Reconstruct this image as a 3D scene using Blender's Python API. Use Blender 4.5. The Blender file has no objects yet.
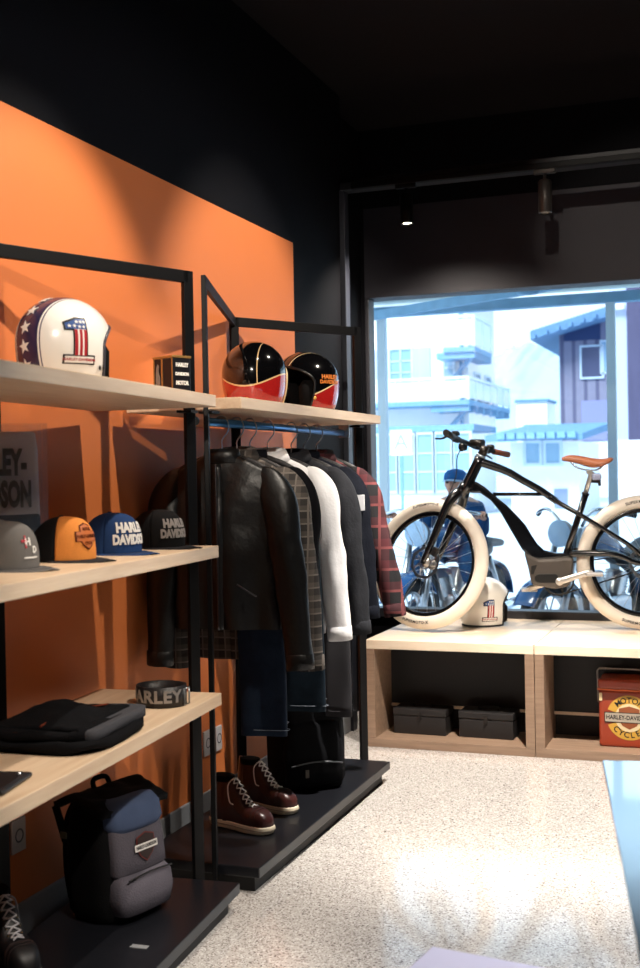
import bpy, bmesh, math, random
from mathutils import Vector, Matrix, noise
R = math.radians
random.seed(7)
S = bpy.context.scene
COL = S.collection

# ------------------------------------------------------------------ camera
F = 1180.0
YAW, PITCH, ROLL = R(20.1), R(-.505), R(-1.055)
CAMZ = 1.40
def cam_axes():
    r = Vector((math.cos(YAW), math.sin(YAW), 0)); f = Vector((-math.sin(YAW), math.cos(YAW), 0)); u = Vector((0, 0, 1))
    f2 = f*math.cos(PITCH) + u*math.sin(PITCH); u2 = u*math.cos(PITCH) - f*math.sin(PITCH)
    return r*math.cos(ROLL) + u2*math.sin(ROLL), u2*math.cos(ROLL) - r*math.sin(ROLL), f2
CR, CU, CF = cam_axes()
cd = bpy.data.cameras.new('camera'); cam = bpy.data.objects.new('camera', cd); COL.objects.link(cam)
cam.matrix_world = Matrix(((CR.x, CU.x, -CF.x, 0), (CR.y, CU.y, -CF.y, 0), (CR.z, CU.z, -CF.z, CAMZ), (0, 0, 0, 1)))
cd.sensor_fit = 'VERTICAL'; cd.sensor_height = 36; cd.lens = 36*F/968; cd.clip_start = .05; cd.clip_end = 2000
cd.dof.use_dof = True; cd.dof.focus_distance = 4.6; cd.dof.aperture_fstop = 4.0
S.camera = cam
def at(px, py, Y):
    """point of the street on the plane y = Y that a sight line through the window meets (used to lay out far houses)"""
    d = CF + CR*((px-320)/F) - CU*((py-484)/F)
    return Vector((0, 0, CAMZ)) + d*(Y/d.y)

# ------------------------------------------------------------------ materials
def lin(h):
    if isinstance(h, str):
        h = h.lstrip('#'); c = [int(h[i:i+2], 16)/255 for i in (0, 2, 4)]
    else: c = h
    return [x/12.92 if x <= .04045 else ((x+.055)/1.055)**2.4 for x in c] + [1]
MATS = {}
def mat(name, col, rough=.5, metal=0, spec=.5, noise_amt=0, noise_scale=20, bump=0, bump_scale=60, coat=0, stretch=(1, 1, 1), emit=None, es=0, sheen=0):
    if name in MATS: return MATS[name]
    m = bpy.data.materials.new(name); m.use_nodes = True
    nt = m.node_tree; b = nt.nodes['Principled BSDF']
    b.inputs['Base Color'].default_value = lin(col); b.inputs['Roughness'].default_value = rough
    b.inputs['Metallic'].default_value = metal; b.inputs['Specular IOR Level'].default_value = spec
    b.inputs['Coat Weight'].default_value = coat; b.inputs['Coat Roughness'].default_value = .05
    if sheen: b.inputs['Sheen Weight'].default_value = sheen
    if emit: b.inputs['Emission Color'].default_value = lin(emit); b.inputs['Emission Strength'].default_value = es
    tc = nt.nodes.new('ShaderNodeTexCoord'); mp = nt.nodes.new('ShaderNodeMapping'); mp.inputs['Scale'].default_value = stretch
    nt.links.new(tc.outputs['Object'], mp.inputs['Vector'])
    if noise_amt:
        n = nt.nodes.new('ShaderNodeTexNoise'); n.inputs['Scale'].default_value = noise_scale; n.inputs['Detail'].default_value = 5
        nt.links.new(mp.outputs[0], n.inputs['Vector'])
        mx = nt.nodes.new('ShaderNodeMix'); mx.data_type = 'RGBA'
        c = lin(col)
        mx.inputs[6].default_value = [max(0, x*(1-noise_amt)) for x in c[:3]]+[1]
        mx.inputs[7].default_value = [min(1, x*(1+noise_amt)) for x in c[:3]]+[1]
        nt.links.new(n.outputs['Fac'], mx.inputs[0]); nt.links.new(mx.outputs[2], b.inputs['Base Color'])
    if bump:
        n2 = nt.nodes.new('ShaderNodeTexNoise'); n2.inputs['Scale'].default_value = bump_scale; n2.inputs['Detail'].default_value = 4
        nt.links.new(mp.outputs[0], n2.inputs['Vector'])
        bp = nt.nodes.new('ShaderNodeBump'); bp.inputs['Strength'].default_value = bump; bp.inputs['Distance'].default_value = .01
        nt.links.new(n2.outputs['Fac'], bp.inputs['Height']); nt.links.new(bp.outputs[0], b.inputs['Normal'])
    if rough >= .7: b.inputs['Specular IOR Level'].default_value = .12
    MATS[name] = m
    return m
class NT:
    """tiny helper to write node expressions"""
    def __init__(s, name):
        s.m = bpy.data.materials.new(name); s.m.use_nodes = True; s.t = s.m.node_tree; s.b = s.t.nodes['Principled BSDF']; MATS[name] = s.m
    def obj(s):
        tc = s.t.nodes.new('ShaderNodeTexCoord'); sp = s.t.nodes.new('ShaderNodeSeparateXYZ'); s.t.links.new(tc.outputs['Object'], sp.inputs[0])
        s.vec = tc.outputs['Object']; return sp.outputs
    def f(s, op, a, b=None, c=None):
        n = s.t.nodes.new('ShaderNodeMath'); n.operation = op
        for i, v in enumerate((a, b, c)):
            if v is None: continue
            if isinstance(v, (int, float)): n.inputs[i].default_value = v
            else: s.t.links.new(v, n.inputs[i])
        return n.outputs[0]
    def mix(s, fac, a, b):
        n = s.t.nodes.new('ShaderNodeMix'); n.data_type = 'RGBA'
        for i, v in ((0, fac), (6, a), (7, b)):
            if isinstance(v, (int, float)): n.inputs[i].default_value = v
            elif isinstance(v, str): n.inputs[i].default_value = lin(v)
            else: s.t.links.new(v, n.inputs[i])
        return n.outputs[2]
    def noise(s, scale, detail=3, vec=None):
        n = s.t.nodes.new('ShaderNodeTexNoise'); n.inputs['Scale'].default_value = scale; n.inputs['Detail'].default_value = detail
        s.t.links.new(vec or s.vec, n.inputs['Vector']); return n.outputs['Fac']
    def out(s, col, rough=.5, coat=0, metal=0, bump=None, bs=.3):
        if isinstance(col, str): s.b.inputs['Base Color'].default_value = lin(col)
        else: s.t.links.new(col, s.b.inputs['Base Color'])
        if isinstance(rough, (int, float)): s.b.inputs['Roughness'].default_value = rough
        else: s.t.links.new(rough, s.b.inputs['Roughness'])
        s.b.inputs['Coat Weight'].default_value = coat; s.b.inputs['Metallic'].default_value = metal; s.b.inputs['Coat Roughness'].default_value = .04
        if bump is not None:
            bp = s.t.nodes.new('ShaderNodeBump'); bp.inputs['Strength'].default_value = bs; bp.inputs['Distance'].default_value = .004
            s.t.links.new(bump, bp.inputs['Height']); s.t.links.new(bp.outputs[0], s.b.inputs['Normal'])
        return s.m

def wood(name, c1, c2, axis=1, rough=.45):
    k = NT(name); k.obj()
    mp = k.t.nodes.new('ShaderNodeMapping'); sc = [14, 14, 14]; sc[axis] = .9; mp.inputs['Scale'].default_value = sc
    k.t.links.new(k.vec, mp.inputs[0])
    g = k.noise(3, 6, mp.outputs[0]); g2 = k.noise(14, 3, mp.outputs[0])
    v = k.f('ADD', k.f('MULTIPLY', g, .75), k.f('MULTIPLY', g2, .25))
    v = k.f('MULTIPLY_ADD', v, 2.6, -.8); k.t.nodes[-1].use_clamp = True
    return k.out(k.mix(v, c1, c2), rough, bump=g2, bs=.05)

M_black = mat('black_powder_coat', '#08080a', .5, spec=.2, bump=.05, bump_scale=400)
M_base = mat('charcoal_platform_board', '#131419', .35, noise_amt=.2, noise_scale=30)
M_chrome = mat('chrome', '#d8dade', .16, 1)
M_steel = mat('brushed_steel', '#b9bcc2', .3, 1)
M_alloy = mat('raw_alloy', '#d9d6d2', .35, .75)
M_white = mat('white_enamel', '#f1eee8', .35, coat=.3)
M_cream = mat('cream_line', '#e6cf9e', .35)
M_gold = mat('gold_line', '#d8a850', .35, .3)
M_red = mat('red_enamel', '#b5261f', .3, coat=.4)
M_navy = mat('navy_print', '#23264a', .4)
M_ink = mat('black_ink', '#0e0e10', .5)
M_rubber = mat('black_rubber', '#0d0d0f', .6)
M_liner = mat('helmet_liner', '#0c0b0c', .85, bump=.2, bump_scale=300)
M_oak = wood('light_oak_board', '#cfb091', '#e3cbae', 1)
M_oakshade = wood('shaded_oak_bench_board', '#7f6654', '#9d826c', 0)  # bench oak darkened to paint in the shade on fronts and sides
M_oaklit = wood('lit_oak_bench_top', '#dcc6ab', '#eddcc6', 0, .4)  # same bench oak, lightened to paint in the light on its top
M_trimwhite = mat('outside_white', '#e9eef4', .8, noise_amt=.04, noise_scale=3)

# ------------------------------------------------------------------ mesh helpers
def catmull(pts, n=6, closed=False):
    P = [Vector(p) for p in pts]; out = []
    m = len(P)
    for i in range(m if closed else m-1):
        if closed: a, b, c, d = P[(i-1) % m], P[i], P[(i+1) % m], P[(i+2) % m]
        else:
            b, c = P[i], P[i+1]; a = P[i-1] if i else b*2-c; d = P[i+2] if i+2 < m else c*2-b
        for k in range(n):
            t = k/n
            out.append(.5*((2*b)+(c-a)*t+(2*a-5*b+4*c-d)*t*t+(3*b-a-3*c+d)*t**3))
    if not closed: out.append(P[-1])
    return out
class MB:
    def __init__(s): s.bm = bmesh.new(); s.mi = 0
    def faces(s, vs, fs, smooth=False):
        V = [s.bm.verts.new(v) for v in vs]; o = []
        for f in fs:
            try:
                x = s.bm.faces.new([V[i] for i in f]); x.material_index = s.mi; x.smooth = smooth; o.append(x)
            except ValueError: pass
        return V
    def box(s, lo, hi, M=None):
        x0, y0, z0 = lo; x1, y1, z1 = hi
        vs = [Vector(p) for p in ((x0, y0, z0), (x1, y0, z0), (x1, y1, z0), (x0, y1, z0), (x0, y0, z1), (x1, y0, z1), (x1, y1, z1), (x0, y1, z1))]
        if M is not None: vs = [M @ v for v in vs]
        s.faces(vs, [(0, 3, 2, 1), (4, 5, 6, 7), (0, 1, 5, 4), (1, 2, 6, 5), (2, 3, 7, 6), (3, 0, 4, 7)]); return s
    def cbox(s, c, d, M=None):
        return s.box([c[i]-d[i]/2 for i in range(3)], [c[i]+d[i]/2 for i in range(3)], M)
    def bar(s, p, q, w, h, side=None):
        """flat bar from p to q, w along `side`, h across"""
        p, q = Vector(p), Vector(q); d = (q-p).normalized()
        a = Vector(side) if side is not None else (Vector((0, 0, 1)) if abs(d.z) < .9 else Vector((1, 0, 0)))
        a = (a-d*a.dot(d)).normalized(); b = d.cross(a)
        vs = []
        for c in (p, q):
            for i, j in ((-1, -1), (1, -1), (1, 1), (-1, 1)): vs.append(c+a*(i*w/2)+b*(j*h/2))
        s.faces(vs, [(3, 2, 1, 0), (4, 5, 6, 7), (0, 1, 5, 4), (1, 2, 6, 5), (2, 3, 7, 6), (3, 0, 4, 7)]); return s
    def loft(s, rings, cap0=True, cap1=True, closed=True, smooth=True):
        n = len(rings[0]); vs = [v for r in rings for v in r]; fs = []
        for i in range(len(rings)-1):
            for j in range(n if closed else n-1):
                k = (j+1) % n; fs.append((i*n+j, i*n+k, (i+1)*n+k, (i+1)*n+j))
        V = s.faces(vs, fs, smooth)
        for flag, base in ((cap0, 0), (cap1, (len(rings)-1)*n)):
            if flag:
                try:
                    f = s.bm.faces.new([V[base+j] for j in range(n)]); f.material_index = s.mi; f.smooth = False
                except ValueError: pass
        return s
    def tube(s, pts, r, n=10, closed=False, ry=None, smoothn=0, cap=True, up=None):
        rl = r if isinstance(r, (list, tuple)) else None
        if smoothn:
            if rl:
                rr = catmull([(x, 0, 0) for x in rl], smoothn, closed); rl = [v.x for v in rr]
            pts = catmull(pts, smoothn, closed)
        P = [Vector(p) for p in pts]; m = len(P); rings = []; a = None
        for i in range(m):
            d = (P[(i+1) % m]-P[i-1]) if closed else (P[min(i+1, m-1)]-P[max(i-1, 0)])
            if d.length < 1e-9: d = Vector((0, 0, 1))
            d.normalize()
            if up is not None: a = Vector(up)
            if a is None: a = Vector((0, 0, 1)) if abs(d.z) < .9 else Vector((1, 0, 0))
            a = (a-d*a.dot(d))
            if a.length < 1e-6: a = d.orthogonal()
            a.normalize(); b = d.cross(a)
            rr = rl[i] if rl else r; r2 = rr*(ry if ry else 1)
            rings.append([P[i]+a*(math.cos(2*math.pi*k/n)*rr)+b*(math.sin(2*math.pi*k/n)*r2) for k in range(n)])
        if closed: rings.append(rings[0]); s.loft(rings, False, False)
        else: s.loft(rings, cap, cap)
        return s
    def lathe(s, prof, n=32, M=None, cap=False, sweep=2*math.pi):
        """profile of (r, z) about z, then matrix M"""
        rings = []
        for r, z in prof:
            ring = [Vector((r*math.cos(sweep*k/n), r*math.sin(sweep*k/n), z)) for k in range(n)]
            rings.append([M @ v for v in ring] if M is not None else ring)
        return s.loft(rings, cap, cap)
    def prism(s, poly, a, b, f=lambda x, y, z: (x, y, z)):
        """2D polygon extruded from a to b; f places (x, y, depth)"""
        n = len(poly); vs = [f(x, y, a) for x, y in poly]+[f(x, y, b) for x, y in poly]
        fs = [tuple(range(n))[::-1], tuple(range(n, 2*n))]+[(i, (i+1) % n, n+(i+1) % n, n+i) for i in range(n)]
        s.faces(vs, fs); return s
    def poly(s, pts): s.faces(pts, [tuple(range(len(pts)))]); return s
    def grid(s, f, nu, nv, cu=False, smooth=True):
        vs = [f(i/nu, j/nv) for j in range(nv+1) for i in range(nu if cu else nu+1)]; w = nu if cu else nu+1
        fs = [(j*w+i, j*w+(i+1) % w, (j+1)*w+(i+1) % w, (j+1)*w+i) for j in range(nv) for i in range(nu)]
        s.faces(vs, fs, smooth); return s
    def build(s, name, mats, parent=None, bevel=0, seg=2, merge=0, solid=None, sub=0, smooth=None, loc=None, rot=None):
        if merge: bmesh.ops.remove_doubles(s.bm, verts=s.bm.verts, dist=merge)
        bmesh.ops.recalc_face_normals(s.bm, faces=s.bm.faces)
        me = bpy.data.meshes.new(name); s.bm.to_mesh(me); s.bm.free()
        for m in (mats if isinstance(mats, (list, tuple)) else [mats]): me.materials.append(m)
        o = bpy.data.objects.new(name, me); COL.objects.link(o)
        if smooth is not None:
            for p in me.polygons: p.use_smooth = smooth
        if parent is not None: o.parent = parent
        if loc is not None: o.location = loc
        if rot is not None: o.rotation_euler = rot
        if bevel:
            b = o.modifiers.new('b', 'BEVEL'); b.width = bevel; b.segments = seg; b.limit_method = 'ANGLE'; b.angle_limit = R(40)
        if solid:
            d = o.modifiers.new('s', 'SOLIDIFY'); d.thickness = solid[0]; d.offset = solid[1]
            if len(solid) > 2: d.material_offset = solid[2]; d.material_offset_rim = solid[2]
        if sub:
            d = o.modifiers.new('u', 'SUBSURF'); d.levels = sub; d.render_levels = sub
        return o
def tag(o, label=None, cat=None, group=None, kind=None):
    if label: o['label'] = label
    if cat: o['category'] = cat
    if group: o['group'] = group
    if kind: o['kind'] = kind
    return o
def thing(name, label, cat, loc=(0, 0, 0), rotz=0, group=None):
    o = bpy.data.objects.new(name, None); COL.objects.link(o); o.location = loc; o.rotation_euler = (0, 0, rotz); o.empty_display_size = .05
    return tag(o, label, cat, group)
def structure(name, mb, m, **k):
    o = mb.build(name, m, **k); o['kind'] = 'structure'; return o
def copy_tree(o, parent=None):
    c = o.copy(); COL.objects.link(c)
    if parent is not None: c.parent = parent
    for ch in list(o.children): copy_tree(ch, c)
    return c
def text_geo(body, size, bold=0, spacing=1.0, maxlen=.02, align='CENTER'):
    cu = bpy.data.curves.new('t', 'FONT'); cu.body = body; cu.size = size; cu.align_x = align; cu.align_y = 'CENTER'; cu.offset = bold; cu.space_character = spacing; cu.resolution_u = 3
    ob = bpy.data.objects.new('t', cu); COL.objects.link(ob)
    dg = bpy.context.evaluated_depsgraph_get(); me = bpy.data.meshes.new_from_object(ob.evaluated_get(dg))
    bm = bmesh.new(); bm.from_mesh(me)
    bmesh.ops.remove_doubles(bm, verts=bm.verts, dist=1e-6)
    bmesh.ops.triangulate(bm, faces=bm.faces)
    for _ in range(3):
        es = [e for e in bm.edges if e.calc_length() > maxlen]
        if not es: break
        bmesh.ops.subdivide_edges(bm, edges=es, cuts=1); bmesh.ops.triangulate(bm, faces=bm.faces)
    bm.verts.index_update(); vs = [v.co.copy() for v in bm.verts]; fs = [tuple(v.index for v in f.verts) for f in bm.faces]
    bm.free(); bpy.data.objects.remove(ob); bpy.data.curves.remove(cu); bpy.data.meshes.remove(me)
    return vs, fs
def lettering(body, size, f, m, parent, name='lettering', bold=0, sx=1, spacing=1.0, maxlen=.02, thick=.0008):
    vs, fs = text_geo(body, size, bold, spacing, maxlen)
    b = MB(); b.faces([f(v.x*sx, v.y) for v in vs], fs)
    return b.build(name, m, parent, solid=(thick, 0))
def flat_shape(polys, f, m, parent, name, maxlen=.02, thick=.0008):
    """flat 2D outlines laid on a curved surface through f"""
    bm = bmesh.new()
    for p in polys:
        vs = [bm.verts.new((x, y, 0)) for x, y in p]
        bm.faces.new(vs)
    bm.normal_update()
    bmesh.ops.triangulate(bm, faces=bm.faces, ngon_method='EAR_CLIP')
    for _ in range(5):
        es = [e for e in bm.edges if e.calc_length() > maxlen]
        if not es: break
        bmesh.ops.subdivide_edges(bm, edges=es, cuts=1); bmesh.ops.triangulate(bm, faces=bm.faces)
    bm.verts.index_update()
    b = MB(); b.faces([f(v.co.x, v.co.y) for v in bm.verts], [tuple(v.index for v in q.verts) for q in bm.faces]); bm.free()
    return b.build(name, m, parent, solid=(thick, 0))
def sup(a, e):
    return math.copysign(abs(a)**e, a)
def sring(c, ax, ay, n=40, e=.6, ex=Vector((1, 0, 0)), ey=Vector((0, 1, 0))):
    return [Vector(c)+ex*(ax*sup(math.cos(2*math.pi*k/n), e))+ey*(ay*sup(math.sin(2*math.pi*k/n), e)) for k in range(n)]
def star(cx, cy, r, rot=0):
    return [(cx+(r if k % 2 == 0 else r*.42)*math.sin(rot+math.pi*k/5), cy+(r if k % 2 == 0 else r*.42)*math.cos(rot+math.pi*k/5)) for k in range(10)]
def rect(x0, y0, x1, y1): return [(x0, y0), (x1, y0), (x1, y1), (x0, y1)]
def arcband(r0, r1, a0, a1, n=14, cx=0, cy=0):
    o = [(cx+r1*math.cos(a0+(a1-a0)*k/n), cy+r1*math.sin(a0+(a1-a0)*k/n)) for k in range(n+1)]
    return o+[(cx+r0*math.cos(a1+(a0-a1)*k/n), cy+r0*math.sin(a1+(a0-a1)*k/n)) for k in range(n+1)]
# ------------------------------------------------------------------ room
XL, YW, ZC, XR, YB = -2.075, 6.76, 3.447, 3.2, -2.6; XO = -2.3
k = NT('terrazzo'); k.obj()
def vor(scale, feat='F1'):
    v = k.t.nodes.new('ShaderNodeTexVoronoi'); v.inputs['Scale'].default_value = scale; v.inputs['Randomness'].default_value = 1
    k.t.links.new(k.vec, v.inputs['Vector']); return v
v1 = vor(120); v2 = vor(75); v3 = vor(170)
def chips(v, dist, thr, chan):
    sp = k.t.nodes.new('ShaderNodeSeparateColor'); k.t.links.new(v.outputs['Color'], sp.inputs[0])
    return k.f('MULTIPLY', k.f('LESS_THAN', v.outputs['Distance'], dist), k.f('GREATER_THAN', sp.outputs[chan], thr))
base = k.mix(k.noise(2.5, 4), '#c0bab5', '#d0cac4')
c = k.mix(chips(v1, .42, .35, 0), base, '#e4e1dd')
c = k.mix(chips(v2, .33, .62, 1), c, '#9d9590')
c = k.mix(chips(v3, .45, .72, 2), c, '#918984')
c = k.mix(chips(v2, .3, .86, 0), c, '#746c68')
M_floor = k.out(c, k.f('MULTIPLY_ADD', k.noise(30),   .06, .10), coat=.6)
M_floor.node_tree.nodes['Principled BSDF'].inputs['Coat Roughness'].default_value = .07
M_dark = mat('dark_wall_paint', '#08080d', .7, bump=.06, bump_scale=120)
M_ceil = mat('dark_ceiling_paint', '#151214', .85)
M_orange = mat('orange_wall_paint', '#d2763e', .55, noise_amt=.04, noise_scale=3, bump=.04, bump_scale=200)
M_skirt = mat('grey_skirting_paint', '#8d9095', .5)
M_header = mat('dark_plaster', '#28262f', .6, noise_amt=.15, noise_scale=6, bump=.08, bump_scale=60)
structure('floor', MB().box((XO, YB, -.12), (XR, YW+.02, 0)), M_floor)
structure('ceiling', MB().box((XO, YB, ZC), (XR+.1, YW+.2, ZC+.1)), M_ceil)
structure('wall_left', MB().box((XO, YB, -.1), (XL, 6.09, ZC)).box((XO, 6.09, -.1), (-2.19, YW+.2, ZC)), M_dark)
structure('wall_right', MB().box((XR, YB, -.1), (XR+.1, YW+.2, ZC)), M_dark)
structure('wall_back', MB().box((XO, YB-.1, -.1), (XR+.1, YB, ZC)), M_dark)
structure('wall_panel', MB().box((XL, -1.2, .135), (XL+.004, 5.34, 2.52)), M_orange)
structure('baseboard_left', MB().box((XL, YB, 0), (XL+.014, 6.05, .135)), M_skirt, bevel=.004)
WX0, WX1, WZ0, WZ1 = -2.165, 2.4, .59, 2.445
wf = MB(); wf.box((XO, YW, 0), (WX0, YW+.16, ZC)); wf.box((WX1, YW, 0), (XR, YW+.16, ZC)); wf.box((WX0, YW, -.1), (WX1, YW+.16, WZ0-.05))
structure('wall_front', wf, M_dark)
structure('wall_header', MB().box((WX0, YW-.003, WZ1), (WX1, YW+.16, 2.98)), M_header)
structure('wall_upper', MB().box((WX0, YW-.003, 2.98), (WX1, YW+.16, ZC)), M_dark)  # header wall continued; its shade above the beam put into darker paint
fr = MB(); fr.box((WX0, YW-.02, WZ0-.05), (WX1, YW+.1, WZ0)); fr.box((WX0, YW-.01, WZ0), (WX0+.025, YW+.1, WZ1)); fr.box((WX1-.04, YW-.01, WZ0), (WX1, YW+.1, WZ1))
structure('window_frame', fr, mat('dark_window_frame', '#2b2a2f', .4), bevel=.004)
g = bpy.data.materials.new('window_glass'); g.use_nodes = True; nt = g.node_tree; nt.nodes.remove(nt.nodes['Principled BSDF'])
tr = nt.nodes.new('ShaderNodeBsdfTransparent'); gl = nt.nodes.new('ShaderNodeBsdfGlossy'); gl.inputs['Roughness'].default_value = .02
tr.inputs['Color'].default_value = (.93, .97, .98, 1)
fz = nt.nodes.new('ShaderNodeFresnel'); fz.inputs['IOR'].default_value = 1.5; ms = nt.nodes.new('ShaderNodeMixShader')
nt.links.new(fz.outputs[0], ms.inputs[0]); nt.links.new(tr.outputs[0], ms.inputs[1]); nt.links.new(gl.outputs[0], ms.inputs[2]); nt.links.new(ms.outputs[0], nt.nodes['Material Output'].inputs['Surface'])
structure('window_1', MB().box((WX0+.02, YW+.05, WZ0), (WX1-.02, YW+.056, WZ1)), g)
# portal trim: corner strip on the left wall and the beam across
structure('trim_1', MB().box((XL, 6.05, 0), (XL+.03, 6.12, 2.93)), mat('trim_paint', '#2a2c35', .45), bevel=.003)
structure('trim_2', MB().box((XL, 6.075, 2.932), (XR, 6.16, 2.99)), mat('beam_paint', '#232329', .5), bevel=.003)

# wall sockets
for i, (y, z, w, lab) in enumerate(((2.975, .34, .07, 'grey wall socket behind the rack of caps, above the blue-grey skirting'),
                                    (4.275, .328, .07, 'dull wall socket plate beside a brighter one, near the rack of jackets'),
                                    (4.38, .325, .055, 'bright narrow wall socket plate nearest the hanging jeans'))):
    t = thing('wall_socket', lab, 'socket', (XL+.004, y, z), 0, 'sockets on the orange wall')
    MB().box((0, -w/2, -.05), (.009, w/2, .05)).build('cover_plate', mat('socket_plastic', '#b9b6b8', .4), t, bevel=.003)
    b = MB(); b.lathe([(.021, .0095), (.021, .0105), (.017, .0105), (.016, .0095)], 20, Matrix.Rotation(R(90), 4, 'Y')); b.build('socket_ring', mat('socket_ring_grey', '#55565c', .5), t)  # ring in a darker grey than the plate

# ------------------------------------------------------------------ racks
RL = 1.515; RD = .46
def make_rack(name, label, loc, rotz, shelves, shelf_l0, shelf_l1, setb, p2l, p1d, p3d, p3l):
    """local x = towards the room, y = along the wall, origin at the near front corner on the floor"""
    t = thing(name, label, 'rack', loc, rotz)
    P1, P2, P3 = Vector((p1d, -.02, 0)), Vector((-.487, p2l, 0)), Vector((p3d, p3l, 0)); H = 2.068
    d12 = (P2-P1).normalized(); d23 = (P3-P2).normalized(); up = Vector((0, 0, 1))
    for p, d in ((P1, d12), (P2, d23), (P3, d23)):
        MB().bar(p, p+up*H, .04, .016, d).build('post', M_black, t, bevel=.002)
    for a, b in ((P1, P2), (P2, P3)):
        MB().bar(a+up*(H-.02), b+up*(H-.02), .04, .016, up).build('top_bar', M_black, t, bevel=.002)
    for z in shelves:
        MB().box((-.45, shelf_l0, z-.038), (-setb, shelf_l1, z)).build('shelf', M_oak, t, bevel=.0025)
    MB().box((-RD, 0, .055), (0, RL, .09)).build('base_platform', M_base, t, bevel=.003)
    MB().box((-RD+.03, .03, 0), (-.03, RL-.03, .055)).build('plinth', mat('plinth_black', '#0c0c0e', .6), t)
    # small welded shelf brackets
    for z in shelves:
        for p in (P1, P3):
            MB().cbox((p.x, p.y+(.02 if p is P1 else -.02), z-.046), (.05, .06, .008)).build('shelf_bracket', M_black, t)
    return t
AL = R(4.5)
rackA = make_rack('display_rack', 'black steel rack with three oak shelves holding the row of caps', (-1.446, 1.947, 0), AL, (1.655, 1.178, .71), -.02, 1.462, .03, .90, -.16, -.152, 1.54)
def RA(l, d, z=0):
    """point on the cap rack: l along it from its near end, d back from its front edge"""
    c, s = math.cos(AL), math.sin(AL); x, y = -d, l
    return Vector((-1.446+x*c-y*s, 1.947+x*s+y*c, z))
rackB = make_rack('display_rack', 'black steel clothes rack with one oak shelf and a rail of jackets', (-1.558, 3.60, 0), 0, (1.658,), -.03, 1.53, .02, .966, -.152, -.135, 1.55)
rl = MB(); rl.tube([(-.2, -.01, 1.585), (-.2, 1.52, 1.585)], .015, 12); rl.build('clothes_rail', mat('sky_tinted_steel_rail', '#4d86bd', .3, .9), rackB)  # steel coloured blue for the daylight it reflects
for y in (.0, 1.51):
    MB().cbox((-.19, y, 1.60), (.05, .012, .075)).build('rail_bracket', M_steel, rackB, bevel=.003)
tagp = MB().cbox((-.10, .96, .0912), (.05, .022, .002)); o = tagp.build('price_plate', mat('tag_grey', '#8b8d90', .4), rackA)

# ------------------------------------------------------------------ bench
BX = (-1.869, -1.007, -.145)
M_backblk = mat('black_back_panel', '#101013', .6)
def bench(x0, x1, lab):
    t = thing('window_bench', lab, 'bench', ((x0+x1)/2, 5.735, 0), 0, 'oak box benches under the window')
    w = (x1-x0)/2-.0015; D = 1.0; h = .546; e = .045
    MB().box((-w, 0, h-e), (w, D, h)).build('top_board', M_oaklit, t, bevel=.002)
    MB().box((-w, 0, 0), (w, D, e)).build('bottom_board', M_oakshade, t, bevel=.002)
    for s in (-1, 1): MB().box((s*w-(e if s > 0 else 0), 0, e), (s*w+(e if s < 0 else 0), D, h-e)).build('side_board', M_oakshade, t, bevel=.002)
    MB().box((-w+e, .30, .17), (w-e, .315, h-e)).build('back_panel', M_backblk, t)
    MB().box((-w+e, .293, .155), (w-e, .318, .17)).build('daylit_strip', M_oaklit, t)  # pale strip stands in for the daylit gap behind the bench
    MB().box((-w+e, .33, e), (w-e, .34, .16)).build('inner_panel', M_backblk, t)
    return t
bench(BX[0], BX[1], 'pale oak box bench with two black boxes stored inside')
bench(BX[1], BX[2], 'pale oak box bench with the red tin cooler inside')
def tool_box(x, lab):
    t = thing('storage_box', lab, 'box', (x, 5.945, .0455), R(-1.5), 'black boxes in the bench')
    M = mat('black_stained_wood', '#1d1a1a', .45, noise_amt=.3, noise_scale=14, stretch=(1, 6, 6))
    MB().box((-.140, -.075, 0), (.140, .075, .092)).build('body', M, t, bevel=.005)
    MB().box((-.143, -.078, .094), (.143, .078, .132)).build('lid', M, t, bevel=.007)
    b = MB(); b.tube([(-.05, 0, .131), (-.045, 0, .146), (.045, 0, .146), (.05, 0, .131)], .005, 8, smoothn=4); b.build('handle', M_ink, t)
    c = MB(); c.cbox((0, -.079, .095), (.022, .006, .04)); c.cbox((0, -.084, .085), (.01, .006, .014)); c.build('clasp', mat('dark_clasp', '#3a3634', .35, .8), t, bevel=.001)
tool_box(-1.625, 'black latched box in the bench, the one nearer the clothes rack')
tool_box(-1.278, 'black latched box in the bench, the one nearer the red cooler')

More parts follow.
